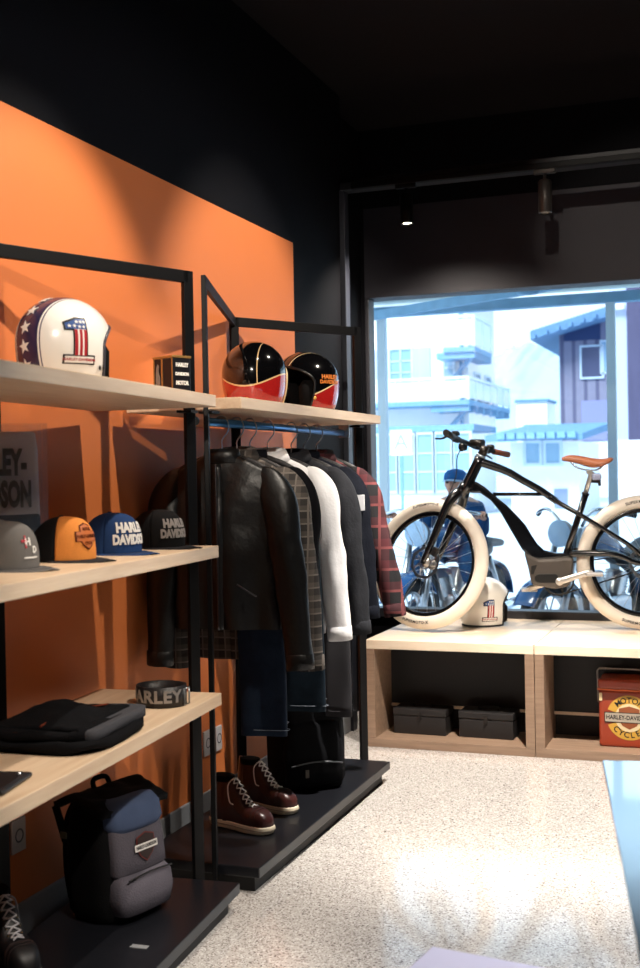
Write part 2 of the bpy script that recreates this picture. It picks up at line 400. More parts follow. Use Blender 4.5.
# red tin cooler with wire handle
def cooler():
    t = thing('tin_cooler', 'red-orange tin cooler with wire handle and round badge, in the bench', 'cooler', (-.575, 5.965, .0455), R(-1)); t.scale = (.97, .95, .97)
    M = mat('red_orange_tin', '#94351a', .38, noise_amt=.12, noise_scale=5, coat=.2)
    MB().box((-.145, -.115, 0), (.145, .115, .285)).build('body', M, t, bevel=.014, seg=3)
    MB().box((-.148, -.118, .288), (.148, .118, .338)).build('lid', M, t, bevel=.012, seg=3)
    MB().box((-.150, -.12, .283), (.150, .12, .291)).build('rim', mat('worn_red_edge', '#d06a3a', .3, .4), t, bevel=.003)
    b = MB(); b.tube([(-.15, -.02, .2), (-.158, -.03, .21), (-.158, -.05, .37), (-.148, -.052, .382), (.148, -.052, .382), (.158, -.05, .37), (.158, -.03, .21), (.15, -.02, .2)], .0045, 8); b.build('wire_handle', mat('grey_wire', '#8f8b88', .35, .8), t)
    MB().cbox((-.134, -.1185, .25), (.016, .006, .04)).build('latch', M_cream, t, bevel=.002)
    cx, cz = .005, .150; y0 = -.1165
    f = lambda u, v: Vector((cx+u, y0, cz+v))
    M1 = mat('badge_cream', '#d8c69c', .5); M2 = mat('badge_ochre', '#c99a3a', .5); M3 = mat('badge_grey', '#a79c8c', .5); M4 = mat('badge_rust', '#8a4a26', .5)
    bd = flat_shape([arcband(.062, .112, .35, 2.79)], f, M2, t, 'badge_ring', .05); flat_shape([arcband(.062, .112, 3.5, 5.93)], f, M2, t, 'badge_ring', .05)
    f2 = lambda u, v: f(u, v)+Vector((0, -.001, 0))
    flat_shape([arcband(.0, .07, 0, 6.28, 36)[:36]], f2, M1, t, 'badge_disc', .05)
    sh = [(-.05, .045), (0, .058), (.05, .045), (.052, -.01), (.035, -.04), (0, -.058), (-.035, -.04), (-.052, -.01)]
    f3 = lambda u, v: f(u, v)+Vector((0, -.002, 0))
    flat_shape([sh], f3, M4, t, 'badge_shield', .05)
    f4 = lambda u, v: f(u, v)+Vector((0, -.003, 0)); f5 = lambda u, v: f(u, v)+Vector((0, -.0042, 0))
    flat_shape([rect(-.122, -.026, .122, .026)], f4, M_ink, t, 'badge_bar', .05); flat_shape([rect(-.118, -.022, .118, .022)], lambda u, v: f(u, v)+Vector((0, -.0036, 0)), M3, t, 'badge_bar', .05)
    lettering('HARLEY-DAVIDSON', .03, f5, M_ink, t, bold=.0008, sx=.84)
    for s, txt in ((1, 'MOTOR'), (-1, 'CYCLES')):
        n = len(txt)
        for i, ch in enumerate(txt):
            a = (math.pi/2+(n/2-.5-i)*.33) if s > 0 else (-math.pi/2-(n/2-.5-i)*.33)
            rot = a-math.pi/2 if s > 0 else a+math.pi/2
            lettering(ch, .04, lambda u, v, a=a, rot=rot: f(.087*math.cos(a)+u*math.cos(rot)-v*math.sin(rot), .087*math.sin(a)+u*math.sin(rot)+v*math.cos(rot))+Vector((0, -.0012, 0)), M_ink, t, bold=.0006)
cooler()

# ------------------------------------------------------------------ glossy table and low plinth at the right
M_gloss = mat('sky_tinted_gloss_top', '#aed6f8', .07, coat=1)  # white top; the sky's blue reflection is put into its base colour
def table():
    a = R(9.2); t = thing('display_table', 'glossy white table top with sky blue reflection in its colour, at the right edge, mirroring the window', 'table', (-.322, 2.678, 0), a)
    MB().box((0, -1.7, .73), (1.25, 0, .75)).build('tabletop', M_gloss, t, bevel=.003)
    MB().box((.002, -1.698, .722), (1.248, -.002, .7295)).build('edge_band', mat('grey_table_edge', '#5a6270', .4), t)
    MB().box((.42, -1.2, .02), (.9, -.62, .722)).build('pedestal', mat('table_pedestal', '#d7dbe2', .4), t, bevel=.004)
    MB().box((.36, -1.26, 0), (.96, -.56, .02)).build('foot_plate', M_black, t, bevel=.003)
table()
def plinth():
    t = thing('display_plinth', 'low smooth lilac-grey plinth at the bottom edge, short of the glossy table', 'plinth', (-.615, 2.285, 0), R(-8.5))
    MB().box((0, -.5, .02), (.3, 0, .45)).build('body', mat('lilac_grey_lacquer', '#c2c0da', .3), t, bevel=.004)
    MB().box((.02, -.48, 0), (.28, -.02, .02)).build('foot_plate', M_black, t)
plinth()

# ------------------------------------------------------------------ spotlight track
trk = thing('light_track', 'black lighting track under the dark beam above the window', 'track', (0, 6.05, 2.927))
MB().box((-2.03, -.02, -.0), (2.6, .018, .03)).build('rail', M_black, trk, bevel=.003)
MB().box((-2.06, -.024, -.004), (-2.0, .022, .034)).build('end_cap', mat('end_cap_grey', '#2e2e33', .4), trk, bevel=.004)
def spot_lamp(x, lab, col, tilt, power, target, size):
    t = thing('track_spotlight', lab, 'spotlight', (x, 6.05, 2.927), 0, 'spotlights on the track')
    b = MB().cbox((0, 0, -.012), (.11, .034, .024)); b.build('adapter', col, t, bevel=.004)
    b = MB(); b.tube([(0, 0, -.024), (0, 0, -.06)], .008, 10); b.build('stem', col, t)
    M = Matrix.Translation((0, 0, -.055)) @ Matrix.Rotation(R(tilt[0]), 4, 'X') @ Matrix.Rotation(R(tilt[1]), 4, 'Y')
    b = MB(); b.lathe([(.0, .0), (.026, .0), (.034, -.01), (.034, -.165), (.030, -.168), (.029, -.155)], 28, M); b.build('can', col, t)
    b = MB(); b.lathe([(.0, -.155), (.029, -.155)], 28, M); b.build('lens', mat('lit_lens', '#fff4e2', .5, emit='#fff1dc', es=9), t)
    return t, M
M_can = mat('bronze_can', '#4c4744', .4, .5)
spot_lamp(-1.70, 'black cylinder spotlight at the clothes rack end of the track', M_black, (-8, -4), 0, 0, 0)
spot_lamp(-.967, 'grey-bronze cylinder spotlight lit above the bicycle handlebars', M_can, (0, 0), 0, 0, 0)

# ------------------------------------------------------------------ lights
def spot(name, loc, target, power, angle, blend=.3, col=(1, .89, .76), rad=.02):
    l = bpy.data.lights.new(name, 'SPOT'); l.energy = power; l.spot_size = R(angle); l.spot_blend = blend; l.color = col; l.shadow_soft_size = rad
    o = bpy.data.objects.new(name, l); COL.objects.link(o); o.location = loc
    o.rotation_euler = (Vector(target)-Vector(loc)).to_track_quat('-Z', 'Y').to_euler(); return o
spot('spot_caps', (-.75, 3.3, 3.25), (-2.0, 3.05, 1.35), 190, 64, .45)
spot('spot_far', (.36, -1.3, 3.2), (-2.07, 4.3, 2.05), 820, 21, .6)
spot('spot_jackets', (-.45, 4.6, 3.2), (-2.0, 4.75, 1.85), 195, 56, .6)
spot('spot_header', (-.41, 1.0, 3.3), (-.55, 6.76, 2.70), 330, 13, .8)
spot('spot_bench', (-.967, 6.06, 2.74), (-.95, 6.5, .5), 720, 140, .9)
spot('spot_bench_left', (-1.70, 6.06, 2.74), (-1.6, 6.5, .5), 420, 140, .9)
spot('added_spot_lower_shelf', (.5, 1.5, 3.2), (-1.55, 2.75, .65), 330, 26, .7)  # unseen spot added to brighten the lowest shelf, caps and backpack
spot('spot_floor', (-.5, 4.3, 3.2), (-.9, 5.0, 0), 1100, 58, .8, (1, .93, .84))
spot('added_spot_bicycle', (-.7, 3.6, 3.25), (-1.05, 6.3, .95), 420, 26, .6)  # unseen spot added to brighten the tyres and the helmet on the bench
spot('spot_floor_near', (.7, 2.6, 3.2), (-.15, 2.9, 0), 520, 56, .8, (1, .95, .9))
sl = bpy.data.lights.new('hazy_sun', 'SUN'); sl.energy = 6.5; sl.angle = R(25); sl.color = (.93, .97, 1); so = bpy.data.objects.new('hazy_sun', sl); COL.objects.link(so); so.rotation_euler = (R(42), 0, R(-25))
w = bpy.data.worlds.new('overcast_sky'); S.world = w; w.use_nodes = True; wn = w.node_tree; bg = wn.nodes['Background']
tc = wn.nodes.new('ShaderNodeTexCoord'); sp = wn.nodes.new('ShaderNodeSeparateXYZ'); wn.links.new(tc.outputs['Generated'], sp.inputs[0])
rp = wn.nodes.new('ShaderNodeValToRGB'); rp.color_ramp.elements[0].color = (.80, .92, 1, 1); rp.color_ramp.elements[1].color = (.5, .74, 1, 1); rp.color_ramp.elements[0].position = 0.02; rp.color_ramp.elements[1].position = .6
wn.links.new(sp.outputs['Z'], rp.inputs[0]); wn.links.new(rp.outputs[0], bg.inputs['Color']); bg.inputs['Strength'].default_value = 1.85
pl = bpy.data.lights.new('window_portal', 'AREA'); pl.shape = 'RECTANGLE'; pl.size = WX1-WX0; pl.size_y = WZ1-WZ0; pl.cycles.is_portal = True
po = bpy.data.objects.new('window_portal', pl); COL.objects.link(po); po.location = ((WX0+WX1)/2, YW+.12, (WZ0+WZ1)/2); po.rotation_euler = (R(-90), 0, 0)
vs = S.view_settings; vs.view_transform = 'Standard'; vs.look = 'None'; vs.gamma = 1; vs.exposure = 0; vs.use_curve_mapping = False
# ------------------------------------------------------------------ helmets (local +x = face opening side)
HA, HBY, HZ, HC = .135, .118, .236, .112
def hs(z):
    if z >= HC: return math.sqrt(max(0, 1-((z-HC)/(HZ-HC))**2.15))
    q = (HC-z)/HC; return 1-.17*q**2.2
def hopen(z, brow=.172, zm=.10, full=74):
    if z >= brow: return 0
    if z > zm: return R(full)*math.sqrt(1-((z-zm)/(brow-zm))**2)
    return R(full-10*((zm-z)/zm)**2)
def hsurf(a, z, k=1.0):
    s = hs(z)*k; return Vector((HA*s*math.cos(a), HBY*s*math.sin(a), z))
def helmet(name, label, loc, rotz, shell, trim, group=None, cat='helmet'):
    t = thing(name, label, cat, loc, rotz, group)
    zs = [HZ*(1-(1-i/20)**2)*0 for i in range(0)]
    zs = [HZ-1e-4-(HZ-.172)*(i/16)**1.9 for i in range(17)]+[.172-(.172-.10)*(i/14)**1.8 for i in range(1, 15)]+[.10*(1-i/10) for i in range(1, 11)]
    b = MB()
    def f(u, v):
        z = zs[min(len(zs)-1, int(round(v*(len(zs)-1))))]; o = hopen(z); return hsurf(o+(2*math.pi-2*o)*u, z)
    b.grid(f, 72, len(zs)-1)
    b.build('shell', [shell, M_liner], t, merge=2e-4, solid=(.02, -1, 1))
    # edge beading round the opening and the bottom
    pts = [hsurf(hopen(z), z, 1.005) for z in [.0+.172*i/40 for i in range(41)]]
    edge = [Vector(p) for p in pts]+[Vector((p.x, -p.y, p.z)) for p in reversed(pts)]
    e = MB(); e.tube(edge, .0045, 8); o0 = hopen(0)
    e.tube([hsurf(o0+(2*math.pi-2*o0)*i/60, 0.001, 1.005) for i in range(61)], .0045, 8); e.build('edge_bead', trim, t)
    for s in (-1, 1):
        l = MB(); l.loft([sring((.03, s*.078, z), .05*k2, .022*k2, 20, .7) for z, k2 in ((.012, .6), (.02, 1), (.09, 1.05), (.115, .7))]); l.build('cheek_pad', M_liner, t)
    return t
def side(sgn, off=.0015):
    """map (u, v) drawn on the helmet's side to its surface; u runs towards the viewer's right"""
    def f(u, v, x0=.0, z0=.1):
        x = x0+u; z = z0+v; s = hs(z)
        q = s*s-(x/HA)**2; y = HBY*math.sqrt(max(0.02, q))
        p = Vector((x, sgn*y, z)); n = Vector((x/HA**2, sgn*y/HBY**2, .0)).normalized(); return p+n*off
    return f
def number_one(t, sgn, x0, z0, k=1.0, mirror=1):
    """bold figure 1 in stripes and stars over a lettered base plate"""
    def mp(off): 
        g = side(sgn, off); return lambda u, v: g(mirror*u*k, v*k, x0, z0)
    one = [(-.014, -.04), (.014, -.04), (.014, .045), (-.006, .045), (-.032, .034), (-.032, .021), (-.014, .021)]
    big = [(-.0175, -.043), (.0175, -.043), (.0175, .049), (-.008, .049), (-.036, .037), (-.036, .0175), (-.0175, .0175)]
    flat_shape([big, rect(-.038, -.06, .038, -.038)], mp(.001), M_ink, t, 'numeral_outline', .012)
    flat_shape([one, rect(-.034, -.057, .034, -.042)], mp(.0018), M_white, t, 'numeral', .012)
    MR = mat('decal_red', '#a8232c', .4); MBL = mat('decal_blue', '#2c4f8c', .4)
    flat_shape([rect(-.014, -.04, -.0075, .02), rect(-.0032, -.04, .0032, .02), rect(.0075, -.04, .014, .02)], mp(.0025), MR, t, 'numeral_stripes', .012)
    flat_shape([[(-.014, .021), (.014, .021), (.014, .045), (-.006, .045), (-.032, .034), (-.032, .021)]], mp(.0025), MBL, t, 'numeral_field', .012)
    flat_shape([star(x, z, .0048) for x, z in ((-.024, .028), (-.013, .028), (-.002, .027), (.008, .027), (-.007, .038), (.002, .038), (.010, .038))], mp(.0034), M_white, t, 'numeral_stars', .02)
    g = mp(.0027); lettering('HARLEY-DAVIDSON', .0085, lambda u, v: g(u, v-.0495), MR, t, bold=.0002, maxlen=.02)

k = NT('star_band_shell'); x, y, z = k.obj()
ay = k.f('ABSOLUTE', y)
notfront = k.f('LESS_THAN', x, .075)
nav = k.f('MULTIPLY', k.f('LESS_THAN', ay, .040), notfront)
nz = k.noise(40); navc = k.mix(nz, '#1d2040', '#3b3356')
c = k.mix(nav, '#f2efe9', navc)
ln = k.f('MULTIPLY', k.f('MULTIPLY', k.f('GREATER_THAN', ay, .0445), k.f('LESS_THAN', ay, .0475)), notfront)
M_starshell = k.out(k.mix(ln, c, '#33305a'), .22, coat=.5)
M_whiteshell = mat('gloss_white_shell', '#f2efe9', .2, coat=.5)
h = helmet('racing_helmet', 'white helmet with starred navy band and striped figure one, on the top shelf', RA(.905, .265, 1.656), R(74), M_starshell, mat('bead_dark', '#3a3842', .4))
number_one(h, -1, -.042, .115, 1.12); h.scale = (1.03, 1.03, 1.03)
for zz in (.045, .095, .145, .19, .222):
    s = hs(zz); x0 = -HA*s
    n = Vector((x0/HA**2, 0, (zz-HC)/(.124**2) if zz > HC else -.1*0)).normalized(); up2 = Vector((0, 1, 0)).cross(n).normalized()
    if up2.z < 0 and zz < .2: up2 = -up2
    base_p = Vector((x0, 0, zz))
    def fs(u, v, base_p=base_p, n=n, up2=up2): 
        z = min(HZ-.004, (base_p+up2*v).z); s = hs(z); xx = -HA*math.sqrt(max(0, s*s-(u/HBY)**2)); return Vector((xx, u, z))+n*.002
    flat_shape([star(0, 0, .02, .2)], fs, M_white, h, 'star', .008)
b = MB()
for dx in (.022, .038): 
    p = side(-1, .001)(0, 0, dx, .042); b.lathe([(0, .0), (.006, 0), (.006, .002), (.004, .004), (0, .0045)], 12, Matrix.Translation(p) @ Matrix.Rotation(R(90), 4, 'X') @ Matrix.Rotation(R(35), 4, 'Y'))
b.build('press_studs', M_ink, h)

h = helmet('racing_helmet', 'white helmet with striped figure one, on the bench behind the front wheel', (-1.40, 6.43, .5525), R(46), M_whiteshell, M_ink)
h.scale = (1.1, 1.1, 1.1); number_one(h, -1, -.035, .085, 1.0)

def two_tone(name, expr, top, low, line, flake=True):
    k = NT(name); x, y, z = k.obj(); d = expr(k, x, y, z)
    n = k.noise(220, 2); t2 = k.mix(n, low, '#7c1420')
    c = k.mix(k.f('GREATER_THAN', d, 0), t2, top); ad = k.f('ABSOLUTE', d)
    c = k.mix(k.f('LESS_THAN', ad, .0028), c, line)
    ay = k.f('ABSOLUTE', y) if 'swoop' in name else k.f('MULTIPLY', y, -1)
    st = k.f('MULTIPLY', k.f('MULTIPLY', k.f('GREATER_THAN', ay, .042), k.f('LESS_THAN', ay, .0455)), k.f('GREATER_THAN', d, .0))
    return k.out(k.mix(st, c, line), .1, coat=.9)
Mh1 = two_tone('black_over_red_shell', lambda k, x, y, z: k.f('SUBTRACT', z, k.f('ADD', .065, k.f('MULTIPLY', k.f('MULTIPLY', y, y), 3.4))), '#08080a', '#c2281f', '#d9b887')
Mh2 = two_tone('black_red_swoop_shell', lambda k, x, y, z: k.f('SUBTRACT', z, k.f('SUBTRACT', .075, k.f('MULTIPLY', x, .45))), '#08080a', '#c2281f', '#e2cba0')
h = helmet('racing_helmet', 'glossy black and red helmet seen from behind, first on the jacket rack shelf', (-1.78, 4.154, 1.6635), R(98), Mh1, M_cream)
h.scale = (1.02, 1.04, 1.04)
b = MB(); b.cbox((-.126, 0, .018), (.004, .02, .012)); b.build('rear_badge', M_gold, h, bevel=.001)
h2 = h = helmet('racing_helmet', 'black open-face helmet with cream stripe and orange lettering, nearer the window', (-1.75, 4.635, 1.6635), R(-125), Mh2, mat('bead_black', '#111114', .3)); h.scale = (1.07, 1.07, 1.05)
g = side(1, .0018)
for i, (tx, zz) in enumerate((('HARLEY', .02), ('DAVIDSON', .0))):
    lettering(tx, .024 if i == 0 else .02, lambda u, v, zz=zz: g(-u, v+zz, -.035, .108), mat('orange_print', '#d2762e', .4), h, bold=.0008)
b = MB(); p = side(1, .002)(0, 0, .035, .045); b.lathe([(0, 0), (.007, 0), (.007, .002), (0, .004)], 14, Matrix.Translation(p) @ Matrix.Rotation(R(-90), 4, 'X')); b.build('press_stud', M_gold, h)

# small printed tin
t = thing('printed_tin', 'small dark printed tin beside the starred white helmet', 'tin', RA(1.395, .15, 1.6555), R(-24))
MB().box((-.048, -.036, 0), (.048, .036, .112)).build('body', mat('dark_print', '#17161a', .35), t, bevel=.003)
MB().box((-.05, -.038, .112), (.05, .038, .12)).build('lid', mat('tin_gold_edge', '#b58b52', .35, .6), t, bevel=.002)
fb = MB()
for x0, x1 in ((-.047, -.042), (-.008, -.001), (.043, .048)): fb.box((x0, -.0372, .0), (x1, -.0358, .112))
fb.build('gold_bands', mat('tin_gold_edge', '#b58b52', .35, .6), t)
flat_shape([[(-.03, .012), (-.014, .012), (-.012, .05), (-.02, .075), (-.017, .09), (-.025, .096), (-.031, .085), (-.034, .045)]], lambda u, v: Vector((u, -.0378, v)), mat('portrait_grey', '#7d7670', .5), t, 'picture', .05)
for i, (tx, zz) in enumerate((('HARLEY', .09), ('DAVIDSON', .062), ('MOTOR', .034))):
    lettering(tx, .017 if i != 1 else .013, lambda u, v, zz=zz: Vector((.0498, u, zz+v)), M_white, t, bold=.0008, sx=.8)

# ------------------------------------------------------------------ caps (local +x = peak)
CA, CB, CH = .098, .083, .118
def csurf(a, tt, off=0):
    p = 2.1+1.5*max(0, math.cos(a))**1.5
    r = (1-min(1, tt)**p)**(1/p); return Vector(((CA*r+off)*math.cos(a), (CB*r+off)*math.sin(a), CH*tt))
def cap(label, loc, rotz, front, back, brim, deco):
    t = thing('snapback_cap', label, 'cap', loc, rotz, 'caps on the middle shelf')
    tl = [i/16 for i in range(14)]+[.86, .90, .94, .97, .988, .997, 1]
    FA = R(62)
    def part(a0, a1, n):
        b = MB(); b.grid(lambda u, v: csurf(a0+(a1-a0)*u, tl[int(round(v*(len(tl)-1)))]), n, len(tl)-1); return b
    part(-FA, FA, 24).build('front_panel', front, t, merge=1e-5, solid=(.002, -1)); part(FA, 2*math.pi-FA, 40).build('back_panel', back, t, merge=1e-5, solid=(.002, -1))
    for a in (FA, math.pi, -FA):
        sm = MB(); sm.tube([csurf(a, q/20*.99, .0006) for q in range(20)], .0012, 6); sm.build('seam_piping', back, t)
    b = MB(); b.lathe([(0, CH+.004), (.005, CH+.003), (.007, CH), (.007, CH-.002)], 14); b.build('button', brim, t)
    b = MB()
    def bf(u, v):
        a = R(-78+156*u); pi = csurf(a, .02); w = max(0, math.cos(a*1.05))**.55
        q = pi+Vector((.078*w*v, .006*math.sin(a)*v, -.012*v*v*abs(math.sin(a))+.002*v)); return q
    b.grid(bf, 40, 8); b.build('peak', brim, t, solid=(.0035, 0))
    st = MB()
    for q in (.35, .6, .85): st.tube([bf(.08+.84*i/30, q)+Vector((0, 0, .0021)) for i in range(31)], .0006, 4)
    st.build('peak_stitching', mat('stitch_dark', '#3c3b40', .7), t)
    deco(t)
    return t
def cmap(zc, off=.0015):
    def f(u, v):
        tt = min(.97, max(.02, (zc+v)/CH)); return csurf(u/.089, tt, off)
    return f
Mf = lambda n, c: mat(n, c, .85, noise_amt=.12, noise_scale=300, bump=.12, bump_scale=500)
M_cgrey = Mf('grey_twill', '#6b6866'); M_corange = Mf('orange_twill', '#dd8a42'); M_cblack = Mf('black_mesh', '#151517'); M_cblue = Mf('blue_twill', '#27416f'); M_cblack2 = Mf('black_twill', '#1d1c1d'); M_cbrim = Mf('dark_grey_peak', '#2b2a2c')
M_thr = mat('white_thread', '#e9e6e2', .7)
def deco_grey(t):
    g = cmap(.062); MRd = mat('red_thread', '#b5404c', .7)
    flat_shape([rect(-.022, .006, -.004, .012), rect(-.012, -.008, -.007, .022)], g, MRd, t, 'embroidered_bar', .008)
    lettering('H', .026, lambda u, v: g(u-.002, v+.006), M_thr, t, bold=.001, maxlen=.008); lettering('D', .022, lambda u, v: g(u+.02, v-.014), M_thr, t, bold=.001, maxlen=.008)
    flat_shape([rect(-.016, -.034, .03, -.03)], g, M_thr, t, 'embroidered_line', .008)
def deco_orange(t):
    g = cmap(.066, .002); M2 = mat('patch_orange', '#b8622a', .6)
    shield = lambda k: [(x*k, z*k) for x, z in ((-.02, .026), (0, .032), (.02, .026), (.022, .012), (.036, .012), (.036, -.012), (.022, -.012), (.016, -.022), (0, -.032), (-.016, -.022), (-.022, -.012), (-.036, -.012), (-.036, .012), (-.022, .012))]
    flat_shape([shield(1.12)], g, mat('patch_brown', '#5c2c16', .7), t, 'patch_edge', .008); g2 = cmap(.066, .003)
    flat_shape([shield(1)], g2, M2, t, 'patch', .008); g3 = cmap(.066, .0042)
    lettering('HARLEY-DAVIDSON', .0125, lambda u, v: g3(u, v), mat('patch_brown', '#5c2c16', .7), t, bold=.0003, maxlen=.008, sx=.62)
    lettering('MOTOR', .012, lambda u, v: g3(u, v+.019), mat('patch_brown', '#5c2c16', .7), t, bold=.0002, sx=.7); lettering('CYCLES', .011, lambda u, v: g3(u, v-.018), mat('patch_brown', '#5c2c16', .7), t, bold=.0002, sx=.7)
def deco_words(zc, size, m):
    def d(t):
        g = cmap(zc, .002)
        lettering('HARLEY', size, lambda u, v: g(u, v+size*.46), m, t, bold=.0022, maxlen=.006, sx=.86, thick=.0016); lettering('DAVIDSON', size, lambda u, v: g(u, v-size*.46), m, t, bold=.0022, maxlen=.006, sx=.72, thick=.0016)
    return d
cap('grey cap with small white initials in front of the wrapped shirt', (-1.745, 2.47, 1.179), R(-14), M_cgrey, M_cgrey, M_cgrey, deco_grey)
cap('orange-fronted cap with dark mesh back and brown badge patch', (-1.755, 2.755, 1.179), R(-13), M_corange, M_cblack, M_cbrim, deco_orange)
cap('navy blue cap with bold white two-line lettering', (-1.765, 3.03, 1.179), R(-17), M_cblue, M_cblue, M_cblue, deco_words(.058, .037, M_thr))
cap('black cap with grey two-line lettering, farthest of the cap row', (-1.755, 3.29, 1.179), R(-17), M_cblack2, M_cblack2, M_cblack2, deco_words(.06, .034, mat('grey_thread', '#a39c98', .7)))

# wrapped bag standing behind the grey cap
t = thing('wrapped_shirt', 'grey printed shirt in shiny clear wrap, standing behind the grey cap', 'packaged shirt', (-1.985, 2.70, 1.181), R(44))
b = MB(); b.loft([sring((0, 0, z), w, d, 36, .35) for z, w, d in ((0, .15, .02), (.01, .165, .028), (.08, .168, .032), (.3, .165, .022), (.345, .16, .01), (.35, .155, .006))]); b.build('folded_shirt', mat('heather_grey_jersey', '#b4b2bd', .9, noise_amt=.15, noise_scale=200), t)
MB().box((-.166, -.034, .0), (.166, .034, .125)).build('lower_band', mat('dark_jersey', '#16171c', .85), t, bevel=.012)
for i, (tx, zz) in enumerate((('HARLEY-', .262), ('DAVIDSON', .175))):
    lettering(tx, .095, lambda u, v, zz=zz: Vector((u+.04, -.0345, zz+v)), M_ink, t, bold=.005, sx=.42 if i else .48)
gw = NT('clear_wrap'); gw.obj(); bsdf = gw.b; bsdf.inputs['Alpha'].default_value = .18
M_wrap = gw.out('#9fb3d0', .08, bump=gw.noise(9, 3), bs=1.0); M_wrap.surface_render_method = 'DITHERED'
b = MB()
def wr(u, v):
    x = -.185+.37*u; z = -.0+.372*v; return Vector((x, -.041-.008*noise.noise(Vector((x*14, z*9, 1)))-.006*noise.noise(Vector((x*40, z*14, 4))), z))
b.grid(wr, 40, 40)
b.grid(lambda u, v: Vector((.185-.37*u, .041, .372*v)), 10, 10)
b.grid(lambda u, v: Vector((.185+.004*math.sin(v*9), -.041+.082*u, .372*v)), 6, 30); b.grid(lambda u, v: Vector((-.185, -.041+.082*u, .372*v)), 6, 10)
b.build('clear_wrap', M_wrap, t)

# ------------------------------------------------------------------ lower shelf: folded shirt, belt, wallet
t = thing('folded_sweater', 'black and charcoal folded garment lying on the lowest oak shelf', 'folded garment', RA(.775, .205, .711), R(6)); t.scale = (.95, .8, 1)
def slab(mb, w, l, z0, z1, sag=.0, cx=0, cy=0, wob=.006, seed=0, r=.3):
    rings = []
    for i, q in enumerate((0, .12, .5, .88, 1)):
        kx = 1-.05*(q in (0, 1)); rings.append([p+Vector((0, 0, wob*noise.noise(Vector((p.x*9+seed, p.y*9, q*2))))) for p in sring((cx, cy, z0+(z1-z0)*q), w*kx, l*kx, 48, r)])
    mb.loft(rings); return mb
slab(MB(), .17, .25, .006, .03, wob=.014, r=.45).build('lower_fold', mat('black_knit', '#0d0d10', .95, bump=.3, bump_scale=200), t)
slab(MB(), .15, .225, .030, .056, seed=4, cx=-.012, cy=-.01, wob=.02, r=.5).build('upper_fold', mat('black_knit', '#0d0d10', .95), t)
b = MB(); slab(b, .07, .22, .026, .055, seed=2, cx=.085, cy=.035); b.build('sleeve_fold', mat('charcoal_knit', '#45454a', .95, bump=.25, bump_scale=220), t, rot=None)
b = MB(); b.grid(lambda u, v: Vector((-.15+.26*u, -.2+.4*v, .060+.045*math.sin(math.pi*u)**1.5*math.sin(math.pi*min(1, v*1.2))**1.2+.006*noise.noise(Vector((u*7, v*7, 3))))), 26, 26); b.build('hood_fold', mat('black_knit', '#0d0d10', .95), t, solid=(.012, -1))
b = MB(); b.tube([(-.0, -.2, .064), (.012, -.05, .078), (.03, .1, .068), (.04, .21, .058)], .003, 6, smoothn=4); b.build('rust_piping', mat('rust_thread', '#6a3020', .8), t)

t = thing('rolled_belt', 'rolled black belt with pale stud lettering, at the far end of the lowest shelf', 'belt', RA(1.25, .145, .7115), R(-8)); t.scale = (.93, .93, 1)
b = MB(); ring = []
def belt_p(a): 
    r = .079+.004*a/6.28; return Vector((r*math.cos(a), .9*r*math.sin(a), 0))
N = 90; b.grid(lambda u, v: belt_p(-2.2+u*9.4)+Vector((0, 0,   .06*v)), N, 1); b.build('strap', mat('black_leather_strap', '#171416', .45, bump=.15, bump_scale=120), t, solid=(.0042, 0))
gb = lambda u, v: Vector(((.0865)*math.cos(-1.45+u/.08), .9*.0865*math.sin(-1.45+u/.08), .031+v))
lettering('HARLEY', .05, lambda u, v: gb(u, v), mat('stud_grey', '#a49f9b', .35, .5), t, bold=.0018, maxlen=.008, sx=1.1, spacing=1.08)
b = MB(); M = Matrix.Translation((.083, .025, .026)) @ Matrix.Rotation(R(12), 4, 'Z')
b.tube([M @ Vector(p) for p in ((0, -.02, -.024), (0, .02, -.024), (0, .02, .024), (0, -.02, .024))], .003, 8, closed=True); b.build('buckle', M_steel, t)
t = thing('phone_case', 'flat black wallet with rounded corners at the near end of the lowest shelf', 'wallet', RA(.30, .13, .711), R(12))
MB().box((-.045, -.085, 0), (.045, .085, .012)).build('body', mat('black_smooth_leather', '#161517', .4), t, bevel=.01, seg=4)
b = MB(); b.tube([Vector((.036*sx, .076*sy, .0122)) for sx, sy in ((-1, -1), (1, -1), (1, 1), (-1, 1))], .0012, 6, closed=True); b.build('stitching', mat('stitch_dark', '#3c3b40', .7), t)
b = MB(); b.lathe([(0, .0125), (.007, .0125), (.006, .015), (0, .016)], 14, Matrix.Translation((.02, .06, 0))); b.build('snap_button', M_steel, t)
